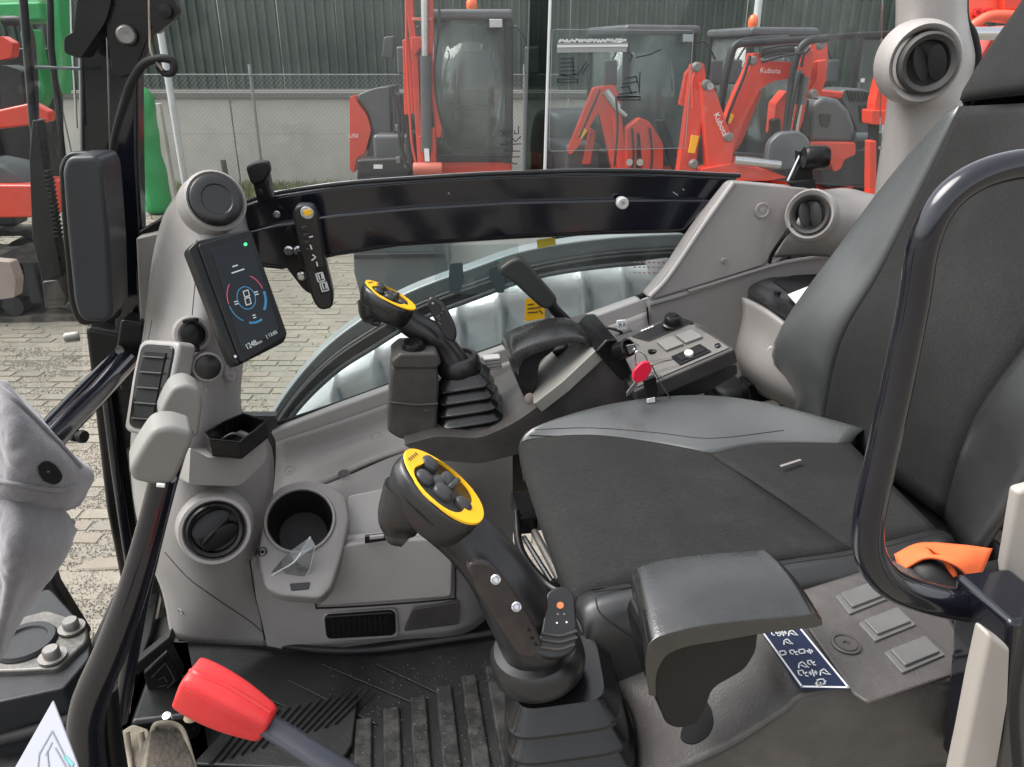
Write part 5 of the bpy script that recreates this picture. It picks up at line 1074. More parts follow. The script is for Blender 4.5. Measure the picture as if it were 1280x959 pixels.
slab('key_fob', [(805, 476, 3), (820, 470, 3), (823, 490, 2), (820, 502, 3), (809, 503, 3)], ('Y', 1.0), .008, BLK, ig, .0015, r=3); slab('fob_label', [(809, 499), (819, 497), (819, 503), (809, 504)], ('Y', .998), .002, WHT, ig, .0004)
tube('lanyard', [T(814, 455, .99), T(824, 476, 1.0), T(838, 498, 1.01)], .0011, DSTEEL, ig, n=6)
tube('lanyard', [T(*q, .998) for q in ((812, 458), (830, 452), (845, 449))], .0006, BLK, ig, n=6)
# grey box with knob
kb = thing('control_box', 'dark grey box with a knurled round cap in front of the far joystick', 'control box')
slab('box_body', [(489, 462, 5), (494, 455, 4), (546, 452, 6), (549, 480, 3), (545, 550, 6), (500, 550, 6), (484, 540, 5)], ('Y', 1.10), .07, CONS, kb, .005, r=5)
slab('box_lid', [(488, 452, 5), (500, 442, 4), (546, 441, 5), (552, 455, 4), (546, 462, 3), (492, 462, 4)], ('Y', 1.097), .075, CONS, kb, .005, r=4)
tube('box_crease', [T(*q, 1.098) for q in ((487, 503), (520, 506), (547, 505))], .0022, CONS, kb)
c = T(517, 440, 1.12); lathe('knob', c, (0, -.15, 1), [(.017, 0), (.017, .013), (.0145, .018), (0, .0185)], BLK, kb)
for k in range(16):
    a = k*math.pi/8; p = c+np.array([.0165*math.cos(a), .0165*math.sin(a), .0075]); box('knob_ridge', p, (.003, .002, .011), BLK, kb, .0006, rz=a)
ribbons('box_symbol', [[(530, 513), (536, 512)], [(525, 538), (531, 537)], [(532, 540), (534, 536)]], ('Y', 1.098), 1.2, mat('faint_print', (.1, .1, .1), .5), kb)
slab('boot_label', [(604, 449), (626, 447), (628, 462), (612, 464)], ('Y', 1.17), .02, TRIM2, kb, .002)
ribbons('boot_print', [[(606, 452), (624, 450)], [(607, 456), (625, 454)], [(610, 460), (626, 458)]], ('Y', 1.168), .9, INK, kb)
# ---------------------------------------------------------------- joysticks
BTNM = mat('pad_button_grey', (.035, .035, .037), .28, var=.15, bump=.1, dust=.3, dcol=(.07, .068, .065), ds=40)
BOOT = mat('boot_rubber', (.007, .007, .0075), .2, var=.2, bump=.2, bs=500, dust=.2, dcol=(.03, .028, .026), ds=20, spec=.45)
def joystick(lab, S):
    t = thing('joystick', lab, 'joystick', 'control joysticks')
    c = T(*S['c']); a = nz(T(*S['e'])-c); R = S.get('R', .049); n = nz(S['n']); n = nz(n-a*(n@a)); b = np.cross(n, a)
    B = .62
    rings('grip_head', [(c-n*.036+a*S.get('sk', .006), a, b, R*.5, R*B*.6, 2.6), (c-n*.030+a*.003, a, b, R*.84, R*B*.92, 2.6), (c-n*.012, a, b, R*1.0, R*B*1.06, 2.4), (c-n*.002, a, b, R*.99, R*B*1.04, 2.3), (c+n*.001, a, b, R*.93, R*B*.95, 2.3)], DARK, t, n=36)
    V = []; K = 40
    def el(f, dz): return [c+n*dz+a*R*f*math.cos(2*math.pi*i/K)+b*R*B*f*math.sin(2*math.pi*i/K)*(1+.12*math.cos(2*math.pi*i/K)) for i in range(K)]
    o = el(1.0, .002); o2 = el(.99, .004); i2 = el(.82, .0042)
    for q in range(K):   # the ring is wide at both ends and narrow along its sides
        ang = 2*math.pi*q/K; f = .93-.34*abs(math.cos(ang))**3+.02*math.sin(2*ang); i2[q] = c+n*.0042+a*R*f*math.cos(ang)+b*R*B*(f+.04)*math.sin(ang)
    i3 = [p-n*.004 for p in i2]
    V = o+o2+i2+i3; F = [(r*K+q, r*K+(q+1) % K, (r+1)*K+(q+1) % K, (r+1)*K+q) for r in range(3) for q in range(K)]
    mk('yellow_ring', V, F, YEL, t, ang=60)
    q0 = c+n*.0047-a*R*.80
    for i in range(5): bar('ring_print', q0+b*R*(-.20+.075*i)+a*R*.02, q0+b*R*(-.20+.075*i)-a*R*.05, (.0009, .0004), INK, t, 0)
    tube('mould_line', [c-n*.013+a*R*1.0*math.cos(2*math.pi*i/24)+b*R*B*1.085*math.sin(2*math.pi*i/24) for i in range(24)], .0006, BLK, t, n=5, closed=True, sm=1)
    def btn(u, v, ru, rv, h, m=BTNM, e=2.4, nm='thumb_button', rot=0):
        p = c+a*R*u+b*R*B*v; aa = a*math.cos(rot)+b*math.sin(rot); bb = np.cross(n, aa)
        h *= .62; ru *= 1.02; rv *= 1.02; rings(nm, [(p, aa, bb, ru, rv, e), (p+n*h*.55, aa, bb, ru*.95, rv*.95, e), (p+n*h*.85, aa, bb, ru*.78, rv*.78, e), (p+n*h, aa, bb, ru*.5, rv*.5, e)], m, t, n=20, sm=2)
    BT = mat('button_grey_'+str(len(lab)), (.06, .06, .062), .3, bump=.05) if 0 else DARK
    btn(-.5, .36, .0085, .0075, .011); btn(-.36, -.38, .0085, .0075, .010); btn(-.04, .42, .007, .008, .010, nm='rocker_button', e=4); btn(.08, -.28, .0095, .0085, .011); btn(.12, .40, .003, .009, .013, nm='rocker_button', e=5); btn(-.12, .02, .006, .008, .008)
    btn(.52, .02, .0085, .006, .010); btn(.76, .0, .003, .003, .006, STEEL, nm='small_light')
    k = S['knob']; p = T(*k[:3]); tube('trigger_neck', [c-n*.022-a*R*.35, (c-n*.03-a*R*.45)*.4+p*.6, p], [R*.62, R*.5, k[3]*1.15], DARK, t, n=18, sm=4); rings('trigger_button', [(p+a*.008, n, b, k[3]*.6, k[3]*.6, 2), (p, n, b, k[3], k[3], 2), (p-a*.008, n, b, k[3]*.9, k[3]*.9, 2), (p-a*.012, n, b, k[3]*.4, k[3]*.4, 2)], VIND, t, n=18)
    tpx('handle', S['h'], DARK, t, n=20)
    if 'plate' in S:
        sp, pts, scr = S['plate']
        slab('grip_plate', [tuple(p) for p in cr(pts, 4, True)], sp, .01, mat('worn_brown_plate', (.032, .027, .025), .3, var=.3, vs=40, dust=.4, dcol=(.09, .07, .06), ds=30), t, .003)
        for x, y in scr:
            cc = on(sp, x, y, .001); nn = nz(EYE-cc); lathe('plate_screw', cc, nn, [(.0042, 0), (.0042, .0015), (.003, .0022), (.002, .001), (0, .001)], STEEL, t, n=14)
        ribbons('plate_slots', [[(x, y), (x+2, y+1)] for x, y in ((660, 787), (664, 797), (669, 805))], sp, 2.5, DEEP, t, .001)
    sp, pts, dots, gro = S['paddle']
    pd = slab('paddle', [tuple(p) for p in cr(pts, 5, True)], sp, S.get('pth', .012), DARK, t, .004)
    for x, y, r, m in dots: slab('paddle_dot', ell(x, y, r, r, n=10), sp, .0012, m, pd, 0, lift=.0008)
    for l in gro: tube('paddle_groove', [on(sp, *q, .0005) for q in l], .0014, CONS, pd, n=6)
    cc, axx, r, h = S['collar']; cc = T(*cc)
    lathe('collar', cc, axx, [(r*.7, -h*.2), (r, 0), (r*1.04, h*.25), (r*1.02, h*.7), (r*.9, h), (r*.72, h*1.05), (r*.66, h*.8), (0, h*.7)], DARK, t, n=36)
    # bellows boot
    b0, b1, w0, w1, nf = S['boot']; b0 = T(*b0); b1 = T(*b1); ax = nz(b1-b0); u = nz(np.array([1, -.12, 0])-ax*(np.array([1, -.12, 0])@ax)); v = np.cross(ax, u); Rr = []
    for i in range(nf):
        f = i/nf; wd = w0+(w1-w0)*f; st = (w1-w0)/nf
        for dd, g_ in ((.0, wd-.012), (.10, wd-.008), (.66, wd+st+.001), (.74, wd+st+.005), (.84, wd+st+.006), (.90, wd+st+.002), (.93, wd+st-.012)): Rr.append((b0+(b1-b0)*(f+dd/nf), u, v, g_/2, g_/2, 5.5))
    Rr.append((b1, u, v, w1/2, w1/2, 5.5))
    rings('rubber_boot', Rr, BOOT, t, n=44, sm=1, ang=28)
    return t
joystick('near black joystick with yellow ringed thumb plate, two plate screws and a worn paddle', dict(R=.042,
    c=(552, 610, .545), e=(604, 659, .525), n=(.55, -.2, .8), knob=(500, 668, .55, .0115),
    h=[(545, 640, .58, 34), (585, 672, .57, 36), (618, 710, .555, 38), (645, 755, .55, 42), (668, 800, .55, 44), (682, 838, .55, 44)],
    plate=(('T', (590, 720, .508), (665, 820, .502), (655, 740, .512)), [(586, 706), (612, 704), (636, 730), (664, 772), (678, 806), (668, 822), (652, 820), (636, 800), (612, 762), (594, 732)], [(619, 724), (645, 758)]),
    paddle=(('T', (680, 740, .545), (724, 740, .545), (700, 820, .50)), [(684, 742), (701, 733), (717, 742), (720, 765), (722, 800), (716, 815), (690, 822), (668, 812), (676, 790), (680, 765)],
            [(700, 757, 4.5, mat('orange_dot', (.6, .2, .06), .4)), (697, 768, 1.4, DSTEEL), (705, 768, 1.4, DSTEEL), (696, 779, 1.2, WHT), (708, 778, 1.2, WHT)], [((676, 792), (700, 795), (721, 789)), ((676, 800), (700, 803), (721, 797)), ((674, 809), (698, 812), (718, 806))]),
    collar=((674, 832, .55), (-.18, -.05, 1), .043, .026), boot=((697, 838, .55), (724, 1010, .555), .094, .150, 7)))
fd = ('T', (536, 378, 1.10), (552, 372, 1.10), (560, 430, 1.09))
joystick('far black joystick with yellow ringed thumb plate beside the round capped box', dict(R=.044,
    c=(487, 371, 1.145), e=(520, 391, 1.125), n=(.52, -.12, .8), knob=(470, 402, 1.15, .008),
    h=[(490, 385, 1.16, 17), (515, 405, 1.155, 17), (540, 420, 1.15, 18), (558, 440, 1.15, 18), (570, 462, 1.15, 22)],
    paddle=(fd, [(536, 374), (543, 372), (556, 382), (568, 404), (571, 420), (566, 428), (556, 422), (544, 402), (535, 384)], [(541, 379, 1.6, STEEL)]+[(549+random.uniform(-3, 5), 392+random.uniform(-6, 16), .8, DSTEEL) for _ in range(7)], []), pth=.014,
    collar=((574, 462, 1.15), (-.12, -.05, 1), .035, .024), boot=((577, 463, 1.15), (592, 541, 1.15), .075, .122, 6)))
# ---------------------------------------------------------------- armrests
def armrest(lab, Yn, Yf, prof, trim, piv):
    t = thing('armrest', lab, 'armrest', 'wrist rests')
    s = poly('pad', [T(x, y, Yn) for x, y in prof], (0, Yf-Yn, 0), LEATH, t, .011, seg=4)
    return t
N0 = [(829, 802), (842, 789), (870, 781), (950, 772), (1000, 768), (1027, 764), (1031, 772), (1029, 784), (1008, 783), (980, 781), (950, 786), (925, 792), (900, 800), (850, 806), (836, 815)]
t = thing('wrist_rest', 'large near armrest pad with worn grey vinyl top above the console', 'armrest', 'wrist rests')
def armpad(t, Yn, Yf, topl, botl, rad, mat_=LEATH, hump=.006, skew=0):
    """pad: rows across from near to far; topl/botl are px lines at the near side"""
    K = len(topl); rows = []
    up_ = [T(x, y, Yn) for x, y in topl]; dn = [T(x, y, Yn) for x, y in botl]
    cr_ = []
    W = Yf-Yn
    for f, dz, s in ((0.0, -.5, 0), (.015, -.12, 0), (.08, -.02, 0), (.3, .25, 0), (.5, .35, 0), (.7, .25, 0), (.92, -.02, 0), (.985, -.12, 0), (1.0, -.5, 0)):
        cr_.append([p+np.array([skew*f*(1-j/(len(up_)-1)), W*f, hump*dz*2]) for j, p in enumerate(up_)])
    for f in (1.0, .5, 0.0): cr_.append([p+np.array([skew*f*(1-j/(len(dn)-1)), W*f, 0]) for j, p in enumerate(dn)])
    cr_ = [cr(r, 4) for r in cr_]; n = len(cr_[0]); V = [p for r in cr_ for p in r]; R_ = len(cr_)
    F = [(i*n+j, i*n+j+1, ((i+1) % R_)*n+j+1, ((i+1) % R_)*n+j) for i in range(R_) for j in range(n-1)]
    F += [tuple(i*n for i in range(R_)), tuple(i*n+n-1 for i in range(R_))]
    return mk('pad', V, F, mat_, t, bevel=.006, seg=3, ang=40)
armpad(t, .435, .523, [(812, 862), (808, 838), (808, 816), (815, 801), (834, 792), (880, 781), (940, 774), (1000, 769), (1018, 767), (1029, 773)], [(820, 872), (820, 850), (824, 834), (836, 818), (862, 808), (905, 801), (950, 793), (1000, 787), (1018, 785), (1028, 782)], 0, skew=.02)
slab('support_arm', [(810, 820, 6), (816, 806, 6), (850, 806, 4), (948, 792, 4), (946, 815, 8), (932, 838, 10), (890, 862, 12), (884, 885, 10), (872, 906, 8), (846, 912, 8), (832, 905, 6), (818, 860, 20)], ('Y', .443), .058, BLK, t, .008, r=6)

t = thing('wrist_rest', 'smaller looking far armrest pad beyond the seat with its hooked support arm', 'armrest', 'wrist rests')
armpad(t, 1.09, 1.18, [(638, 450), (641, 441), (652, 434), (680, 424), (712, 418), (732, 421), (742, 432)], [(648, 470), (650, 458), (660, 446), (685, 437), (710, 430), (728, 429), (740, 434)], 0)
slab('support_arm', [(641, 445, 5), (655, 438, 4), (695, 434, 4), (690, 440, 6), (674, 452, 8), (672, 475, 6), (668, 490, 5), (664, 499, 4), (656, 499, 3), (645, 475, 10)], ('Y', 1.10), .07, BLK, t, .007, r=5)
slab('support_strut', [(690, 440), (740, 425), (744, 436), (700, 452)], ('Y', 1.16), .02, BLK, t, .003); lathe('pivot_pin', T(662, 497, 1.1), (0, -1, 0), [(.008, -.01), (.008, .003), (0, .004)], mat('pinkish_cap', (.35, .27, .24), .5), t)
# T lever beyond the window ledge
tl = thing('blade_lever', 'charcoal angled lever handle standing behind the far armrest', 'lever')
slab('lever_grip', [(624, 336, 8), (638, 326, 4), (650, 322, 8), (660, 330, 6), (696, 372, 7), (697, 380, 5), (686, 388, 5), (676, 385, 6), (640, 352, 8), (626, 345, 5)], ('Y', 1.22), .035, mat('lever_charcoal', (.03, .033, .03), .38, dust=.1, dcol=(.07, .075, .07), bs=600, bump=.1), tl, .008, r=4)
tpx('lever_rod', [(682, 372, 1.23, 7), (694, 388, 1.23, 7), (708, 402, 1.23, 7), (730, 440, 1.23, 7)], BLK, tl, sm=1)
# ---------------------------------------------------------------- near console
nc = thing('control_console', 'near dark grey side console with blue decal strip and three square switches', 'console')
loft('console_shell', [[Z(730, 812, 1.50), Z(780, 800, 1.53), Z(850, 790, 1.56), Z(930, 772, 1.61), Z(985, 748, 1.655), Z(1085, 716, 1.66), Z(1130, 700, 1.66)],
                       [Z(745, 830, 1.56), Z(800, 822, 1.57), Z(860, 810, 1.60), Z(935, 790, 1.63), Z(985, 768, 1.66), Z(1088, 724, 1.665), Z(1140, 712, 1.665)],
                       [Z(790, 890, 1.55), Z(830, 900, 1.57), Z(890, 885, 1.60), Z(955, 845, 1.635), Z(1002, 835, 1.66), Z(1140, 780, 1.665), Z(1180, 765, 1.665)],
                       [Z(800, 960, 1.53), Z(845, 955, 1.565), Z(910, 925, 1.60), Z(975, 885, 1.64), Z(1022, 862, 1.66), Z(1204, 842, 1.665), Z(1215, 830, 1.665)],
                       [Z(800, 966, 1.527), Z(848, 961, 1.562), Z(914, 930, 1.598), Z(978, 889, 1.638), Z(1024, 866, 1.657), Z(1203, 847, 1.661), Z(1215, 835, 1.66)],
                       [Z(800, 1000, 1.50), Z(860, 985, 1.54), Z(925, 940, 1.585), Z(985, 900, 1.63), Z(1030, 877, 1.65), Z(1200, 862, 1.652), Z(1215, 850, 1.65)],
                       [Z(800, 1120, 1.40), Z(880, 1100, 1.42), Z(960, 1060, 1.47), Z(1010, 1030, 1.52), Z(1060, 990, 1.55), Z(1200, 960, 1.55), Z(1225, 960, 1.55)]], CONS2, nc, 5, .006)
zp = ('Z', 1.668)
slab('switch_panel', [(1000, 772, 4), (1085, 727, 4), (1201, 832, 8), (1195, 843, 6), (1085, 880, 6), (1066, 868, 4)], zp, .004, CONS2, nc, .003, lift=.002, r=3)
BTN = mat('switch_grey', (.095, .095, .093), .4, dust=.2, bump=.2, bs=700)
for q in (((1043, 749), (1094, 730), (1113, 751), (1061, 772)), ((1072, 783), (1121, 763), (1144, 785), (1093, 806)), ((1104, 820), (1155, 799), (1180, 823), (1127, 846))):
    b = slab('square_switch', q, zp, .006, BTN, nc, .002, lift=.0045, r=2)
    cx = sum(p[0] for p in q)/4; cy = sum(p[1] for p in q)/4
    slab('switch_cap', [(cx+(x-cx)*.82, cy+(y-cy)*.78-1) for x, y in q], zp, .004, BTN, b, .0015, lift=.0075, r=2)
lathe('round_plug', on(zp, 1057, 809, .002), (0, 0, 1), [(.0125, 0), (.0125, .002), (.011, .0026), (.0105, .0014), (.0095, .0014), (.009, .0026), (.003, .0026), (.0025, .001), (0, .001)], CONS, nc, n=26)
dsp = ('Z', 1.670)
dc_ = slab('decal_strip', [(952, 792, 3), (996, 778, 3), (1063, 862, 3), (1000, 862, 3)], dsp, .0008, NAVY, nc, 0, lift=.001)
ribbons('decal_border', [[(954, 793), (994, 780), (1060, 861), (1002, 860), (954, 793)]], dsp, 2.6, WHT, dc_, .0016)
def glyph(x, y, s, k):
    base = {0: [[(-3, -3), (3, -3)], [(3, -3), (3, 1)], [(-3, -3), (-3, 2), (0, 3)], [(4, 2), (7, 0)], [(4, 4), (7, 5)]],
            1: [[(-5, 0), (5, 0)], [(0, -4), (0, 4)], [(-5, 0), (-3, -2)], [(-5, 0), (-3, 2)], [(5, 0), (3, -2)], [(5, 0), (3, 2)]],
            2: [[(-4, -3), (4, -3), (4, 3), (-4, 3), (-4, -3)], [(-6, 0), (-4, 0)], [(4, 0), (6, 0)]],
            3: [[(-6, 3), (-4, -2), (1, -4), (4, 1)], [(4, 1), (6, 4)], [(-2, 0), (2, 3), (5, 3)]]}[k]
    # the strip runs towards the viewer and is drawn slightly slanted
    return [[(x+(u+v*.35)*s, y+(v-.15*u)*s) for u, v in l] for l in base]
G_ = []
for x, y, s, k in ((967, 793, .9, 0), (978, 793, .9, 1), (990, 793, .9, 3), (984, 804, .9, 3), (978, 818, .8, 2), (990, 817, .8, 0), (1002, 816, .8, 2), (1012, 816, .7, 1), (1003, 833, 1.0, 3), (1012, 830, .8, 0), (1001, 843, 1, 0), (1016, 843, 1.0, 1), (1030, 842, 1, 3), (1026, 854, 1.0, 2), (1023, 857, .8, 1)): G_ += glyph(x, y, s, k)
ribbons('decal_symbols', G_, dsp, 1.7, WHT, dc_, .0016)
NSH = bpy.data.objects['console_shell']; P_ = [hug(NSH, *q, .0012)[0] for q in rp([(872, 872), (888, 880), (893, 905), (885, 922), (866, 932), (850, 925), (858, 890)], 9)]
if all(p is not None for p in P_): poly('arm_slot', P_, (0, 0, -.002), DEEP, nc, 0)
slab('arm_slot', rp([(868, 905), (885, 880), (893, 905), (885, 925), (866, 934)], 6), ('T', (845, 955, .36), (910, 925, .36), (860, 860, .43)), .004, DEEP, nc, .001, lift=.004) if 0 else None
# orange strap
os_ = thing('orange_strap', 'bright orange folded webbing strap hanging behind the black grab rail', 'strap')
patch('strap_web', [[(1118, 694, .60), (1150, 680, .60), (1200, 682, .58), (1240, 686, .57)], [(1122, 704, .59), (1155, 690, .58), (1200, 700, .56), (1228, 712, .56)], [(1128, 714, .58), (1160, 698, .57), (1195, 708, .555), (1218, 732, .55)]], ORG, os_, th=.003)
patch('strap_fold', [[(1158, 684, .575), (1180, 700, .565)], [(1172, 692, .57), (1196, 716, .56)], [(1180, 702, .57), (1192, 722, .56)]], ORG, os_, th=.003)
dl = thing('dark_padding', 'dark crumpled cover below the orange strap behind the grab rail', 'cover')
patch('cover_cloth', [[(1120, 712, .62), (1150, 700, .60), (1190, 715, .58), (1250, 700, .58)], [(1125, 740, .60), (1155, 722, .57), (1195, 742, .56), (1260, 740, .56)], [(1130, 800, .58), (1170, 790, .56), (1210, 800, .55), (1280, 800, .55)]], RUB, dl, th=.006, puff=.01)
# ---------------------------------------------------------------- grab rail, door pillar
gr = thing('grab_rail', 'thick glossy black bent grab rail loop at the door opening', 'grab rail')
tpx('rail_tube', [(1420, 205, .42, 19.5), (1320, 204, .42, 19.5), (1262, 208, .42, 19), (1212, 226, .42, 19), (1176, 258, .42, 19), (1154, 308, .42, 19), (1142, 380, .42, 19), (1122, 480, .42, 19), (1100, 580, .42, 19), (1086, 650, .42, 19), (1088, 694, .42, 19.5), (1112, 728, .42, 20), (1160, 748, .42, 20), (1230, 761, .42, 20), (1300, 768, .42, 20)], PAINT, gr, n=24)
slab('rail_bracket', [(1236, 742, 3), (1300, 744, 2), (1300, 800, 2), (1250, 795, 6)], ('Y', .405), .02, PAINT, gr, .004)
dpil = thing('door_pillar', 'pale grey door pillar trim with black rubber seal at the lower corner', 'pillar')
slab('pillar_trim', [(1237, 792, 4), (1265, 812, 4), (1262, 880, 4), (1240, 1010, 2), (1190, 1010, 2), (1210, 920, 8), (1224, 850, 8)], ('Y', .36), .016, mat('warm_grey_trim', (.34, .31, .28), .5, dust=.2, bump=.2, bs=800), dpil, .004)
slab('pillar_upper', [(1274, 615, 6), (1330, 600, 2), (1330, 762, 2), (1262, 744, 4), (1258, 710, 6)], ('Y', .44), .012, mat('warm_grey_trim2', (.34, .31, .28), .5, dust=.2, bump=.2, bs=800), dpil, .004)
slab('pillar_post', [(1264, 780, 3), (1340, 770, 2), (1340, 1010, 2), (1236, 1010, 2), (1255, 880, 3)], ('Y', .37), .06, PAINT, dpil, .006)
tpx('door_seal', [(1288, 760, .345, 5), (1272, 840, .345, 6), (1268, 900, .345, 6), (1276, 1000, .345, 6)], RUB, dpil)
# ---------------------------------------------------------------- front frame left of the column
fp = thing('front_pillar', 'black front corner pillar with hinge bracket, hose and shiny strut', 'pillar')
slab('pillar_post', [(92, -60), (160, -60), (164, 200), (170, 420), (176, 560), (176, 620), (140, 640), (112, 470), (100, 300), (96, 100)], ('Y', 1.40), .09, PAINT, fp, .01)
slab('pillar_inner', [(128, -60), (172, -60), (172, 200), (186, 440), (166, 560), (150, 560), (138, 300)], ('Y', 1.37), .03, PAINT, fp, .006)
slab('pillar_lower', [(105, 408), (176, 420), (186, 560), (205, 720), (214, 800), (190, 900), (168, 900), (160, 780), (132, 640)], ('Y', 1.36), .06, BLK, fp, .01)
tpx('pillar_channel', [(130, 470, 1.345, 6), (148, 600, 1.34, 7), (172, 760, 1.33, 7)], PAINT, fp); tpx('pillar_channel', [(168, 560, 1.33, 9), (178, 640, 1.32, 9), (196, 760, 1.31, 9)], RUB, fp)
slab('wiper_bracket', [(80, 46, 6), (92, 40, 3), (96, 0, 3), (128, -30, 3), (140, 0, 8), (132, 28, 10), (100, 74, 6), (80, 66, 5)], ('Y', 1.30), .05, BLK, fp, .008, r=5)
slab('hinge_plate', [(128, -40, 3), (186, -40, 3), (192, 30, 6), (180, 62, 10), (168, 92, 6), (150, 98, 5), (140, 90, 5), (132, 40, 10)], ('Y', 1.31), .03, BLK, fp, .006, r=6)
lathe('hinge_bolt', T(158, 44, 1.305), (.2, -1, 0), [(.014, -.01), (.014, .006), (.011, .009), (.005, .009), (0, .008)], DSTEEL, fp)
slab('strut_plate', [(190, -30, 3), (214, -10, 3), (224, 14, 6), (216, 26, 6), (194, 44, 5), (186, 20, 3)], ('Y', 1.29), .02, BLK, fp, .004, r=4); lathe('strut_bolt', T(207, 14, 1.285), (0, -1, 0), [(.009, 0), (.009, .006), (0, .007)], BLK, fp)
tpx('hose', [(140, 196, 1.33, 4.5), (146, 160, 1.32, 4.5), (158, 122, 1.31, 5.5), (166, 100, 1.30, 5.5), (180, 80, 1.29, 5.5), (200, 73, 1.28, 5), (216, 77, 1.28, 5), (216, 90, 1.28, 4.5), (206, 92, 1.29, 4), (198, 84, 1.30, 4)], RUB, fp)
tpx('wire', [(186, -20, 1.29, 1.4), (187, 40, 1.29, 1.4), (189, 66, 1.28, 1.4), (203, 88, 1.28, 1.6)], mat('tan_wire', (.25, .2, .16), .5), fp, n=6)
tpx('corner_seal', [(165, 100, 1.385, 7), (168, 200, 1.385, 7), (174, 300, 1.385, 7), (182, 400, 1.36, 7)], RUB, fp)
slab('dash_corner', [(172, 290, 3), (200, 274, 3), (222, 268, 3), (206, 292, 5), (184, 300, 3)], ('Y', 1.36), .04, BLK, fp, .004)
slab('corner_trim', [(170, 298), (205, 290), (196, 360), (184, 470), (176, 540), (172, 540), (176, 420)], ('Y', 1.33), .03, TRIM, fp, .004)
slab('latch_block', [(150, 400), (180, 404), (182, 470), (176, 492), (150, 490), (142, 450)], ('Y', 1.31), .05, BLK, fp, .006)
for y in (437, 457): lathe('block_screw', T(150, y, 1.30), (0, -1, 0), [(.007, 0), (.007, .004), (.004, .003), (0, .003)], DSTEEL, fp, n=12)
tpx('shiny_strut', [(158, 452, 1.28, 13), (120, 494, 1.16, 13), (86, 527, 1.05, 15), (40, 575, .92, 17)], PAINT, fp, sm=1, n=20)
tpx('shiny_strut', [(150, 440, 1.33, 7), (115, 474, 1.24, 7), (75, 515, 1.13, 8), (30, 560, 1.0, 8)], PAINT, fp, sm=1, n=16)
lathe('rubber_stop', T(98, 545, 1.2), (.8, -.4, 0), [(.010, -.012), (.010, -.004), (.007, -.002), (.007, .004), (.011, .006), (.010, .012), (0, .013)], RUB, fp, n=16); lathe('side_bolt', T(99, 420, 1.38), (-1, -.3, 0), [(.009, 0), (.009, .02), (.006, .024), (0, .024)], DSTEEL, fp, n=12)
wc = thing('wiper_motor_cover', 'rounded rectangular black cover on the front corner pillar', 'cover')
slab('cover_shell', [(84, 196, 14), (120, 195, 14), (128, 208, 12), (136, 300, 20), (140, 396, 14), (132, 404, 10), (100, 402, 14), (92, 380, 14), (82, 280, 20), (77, 212, 12)], ('Y', 1.20), .09, mat('satin_black', (.028, .03, .034), .33, bump=.12, bs=500, dust=.08, dcol=(.08, .08, .08)), wc, .016, 5, r=8)
slab('cover_rim', [(82, 190, 12), (134, 190, 16), (140, 206, 10), (146, 300, 20), (150, 400, 12), (98, 410, 14), (86, 385, 14), (76, 280, 20), (72, 208, 12)], ('Y', 1.285), .02, BLK, wc, .006, r=8)
wa = thing('windscreen_wiper', 'black ribbed windscreen wiper arm outside the glass at far left', 'wiper')
slab('arm_body', [(40, 150, 3), (47, 150, 3), (54, 200, 4), (70, 300, 8), (80, 360, 8), (78, 382, 5), (58, 386, 5), (52, 350, 6), (40, 300, 8), (36, 200, 6)], ('Y', 1.34), .03, BLK, wa, .004, r=4)
slab('arm_base', [(52, 352, 4), (72, 350, 4), (84, 372, 4), (82, 384, 4), (56, 386, 4)], ('Y', 1.33), .03, DARK, wa, .004, r=3)
for k in range(16): slab('bellows_rib', [(54+k*.9, 214+k*5.4), (60+k*.9, 213+k*5.4), (61+k*.9, 216+k*5.4), (55+k*.9, 217+k*5.4)], ('Y', 1.33), .02, BLK, wa, .0008)
tpx('arm_rod', [(26, -40, 1.36, 5), (34, 60, 1.36, 5), (42, 160, 1.355, 5)], BLK, wa, sm=1); tpx('arm_rod', [(62, -40, 1.36, 4), (64, 60, 1.36, 4), (80, 200, 1.355, 3)], BLK, wa, sm=1); tpx('glass_edge', [(88, -20, 1.38, 1.5), (90, 50, 1.38, 1.5), (96, 160, 1.38, 1.5)], STEEL, wa, sm=1, n=6)
tpx('arm_link', [(44, 84, 1.35, 2), (100, 86, 1.35, 2)], SLATE, wa, sm=1, n=6)
ws = thing('windscreen', 'clear front windscreen pane left of the corner pillar', 'window')
mk('window_pane', [T(100, -60, 1.42), T(104, 560, 1.40), T(-60, 900, .8), T(-300, -60, .9)], [(0, 1, 2, 3)], glass('windscreen_glass', (.95, .965, .96), .12, .015), ws, solid=.005)
# ---------------------------------------------------------------- travel levers, pedals, lock lever
tv = thing('travel_lever', 'near travel lever with pale grey angled rubber grip on a black rod', 'lever', 'travel levers')
tpx('lever_rod', [(204, 596, .62, 16), (188, 660, .62, 16.5), (165, 740, .62, 18), (140, 810, .62, 20), (112, 880, .62, 22), (108, 930, .62, 22), (118, 1010, .62, 22)], PAINT, tv, n=20)
tpx('lever_rod', [(134, 860, .64, 12), (138, 920, .64, 14), (150, 1000, .64, 15)], BLK, tv)
slab('rubber_grip', [(161, 588, 8), (176, 560, 12), (192, 537, 10), (214, 533, 12), (240, 541, 10), (242, 552, 8), (226, 588, 10), (216, 606, 8), (192, 608, 8), (166, 602, 8)], ('T', (170, 590, .60), (240, 545, .612), (205, 610, .606)), .036, CREAM, tv, .011, 5, r=5)
tpx('paint_chip', [(196, 606, .60, 3), (206, 607, .60, 3)], WHT, tv, n=6, sm=1)
tv = thing('travel_lever', 'far travel lever grip, pale grey, partly behind the nearer one', 'lever', 'travel levers')
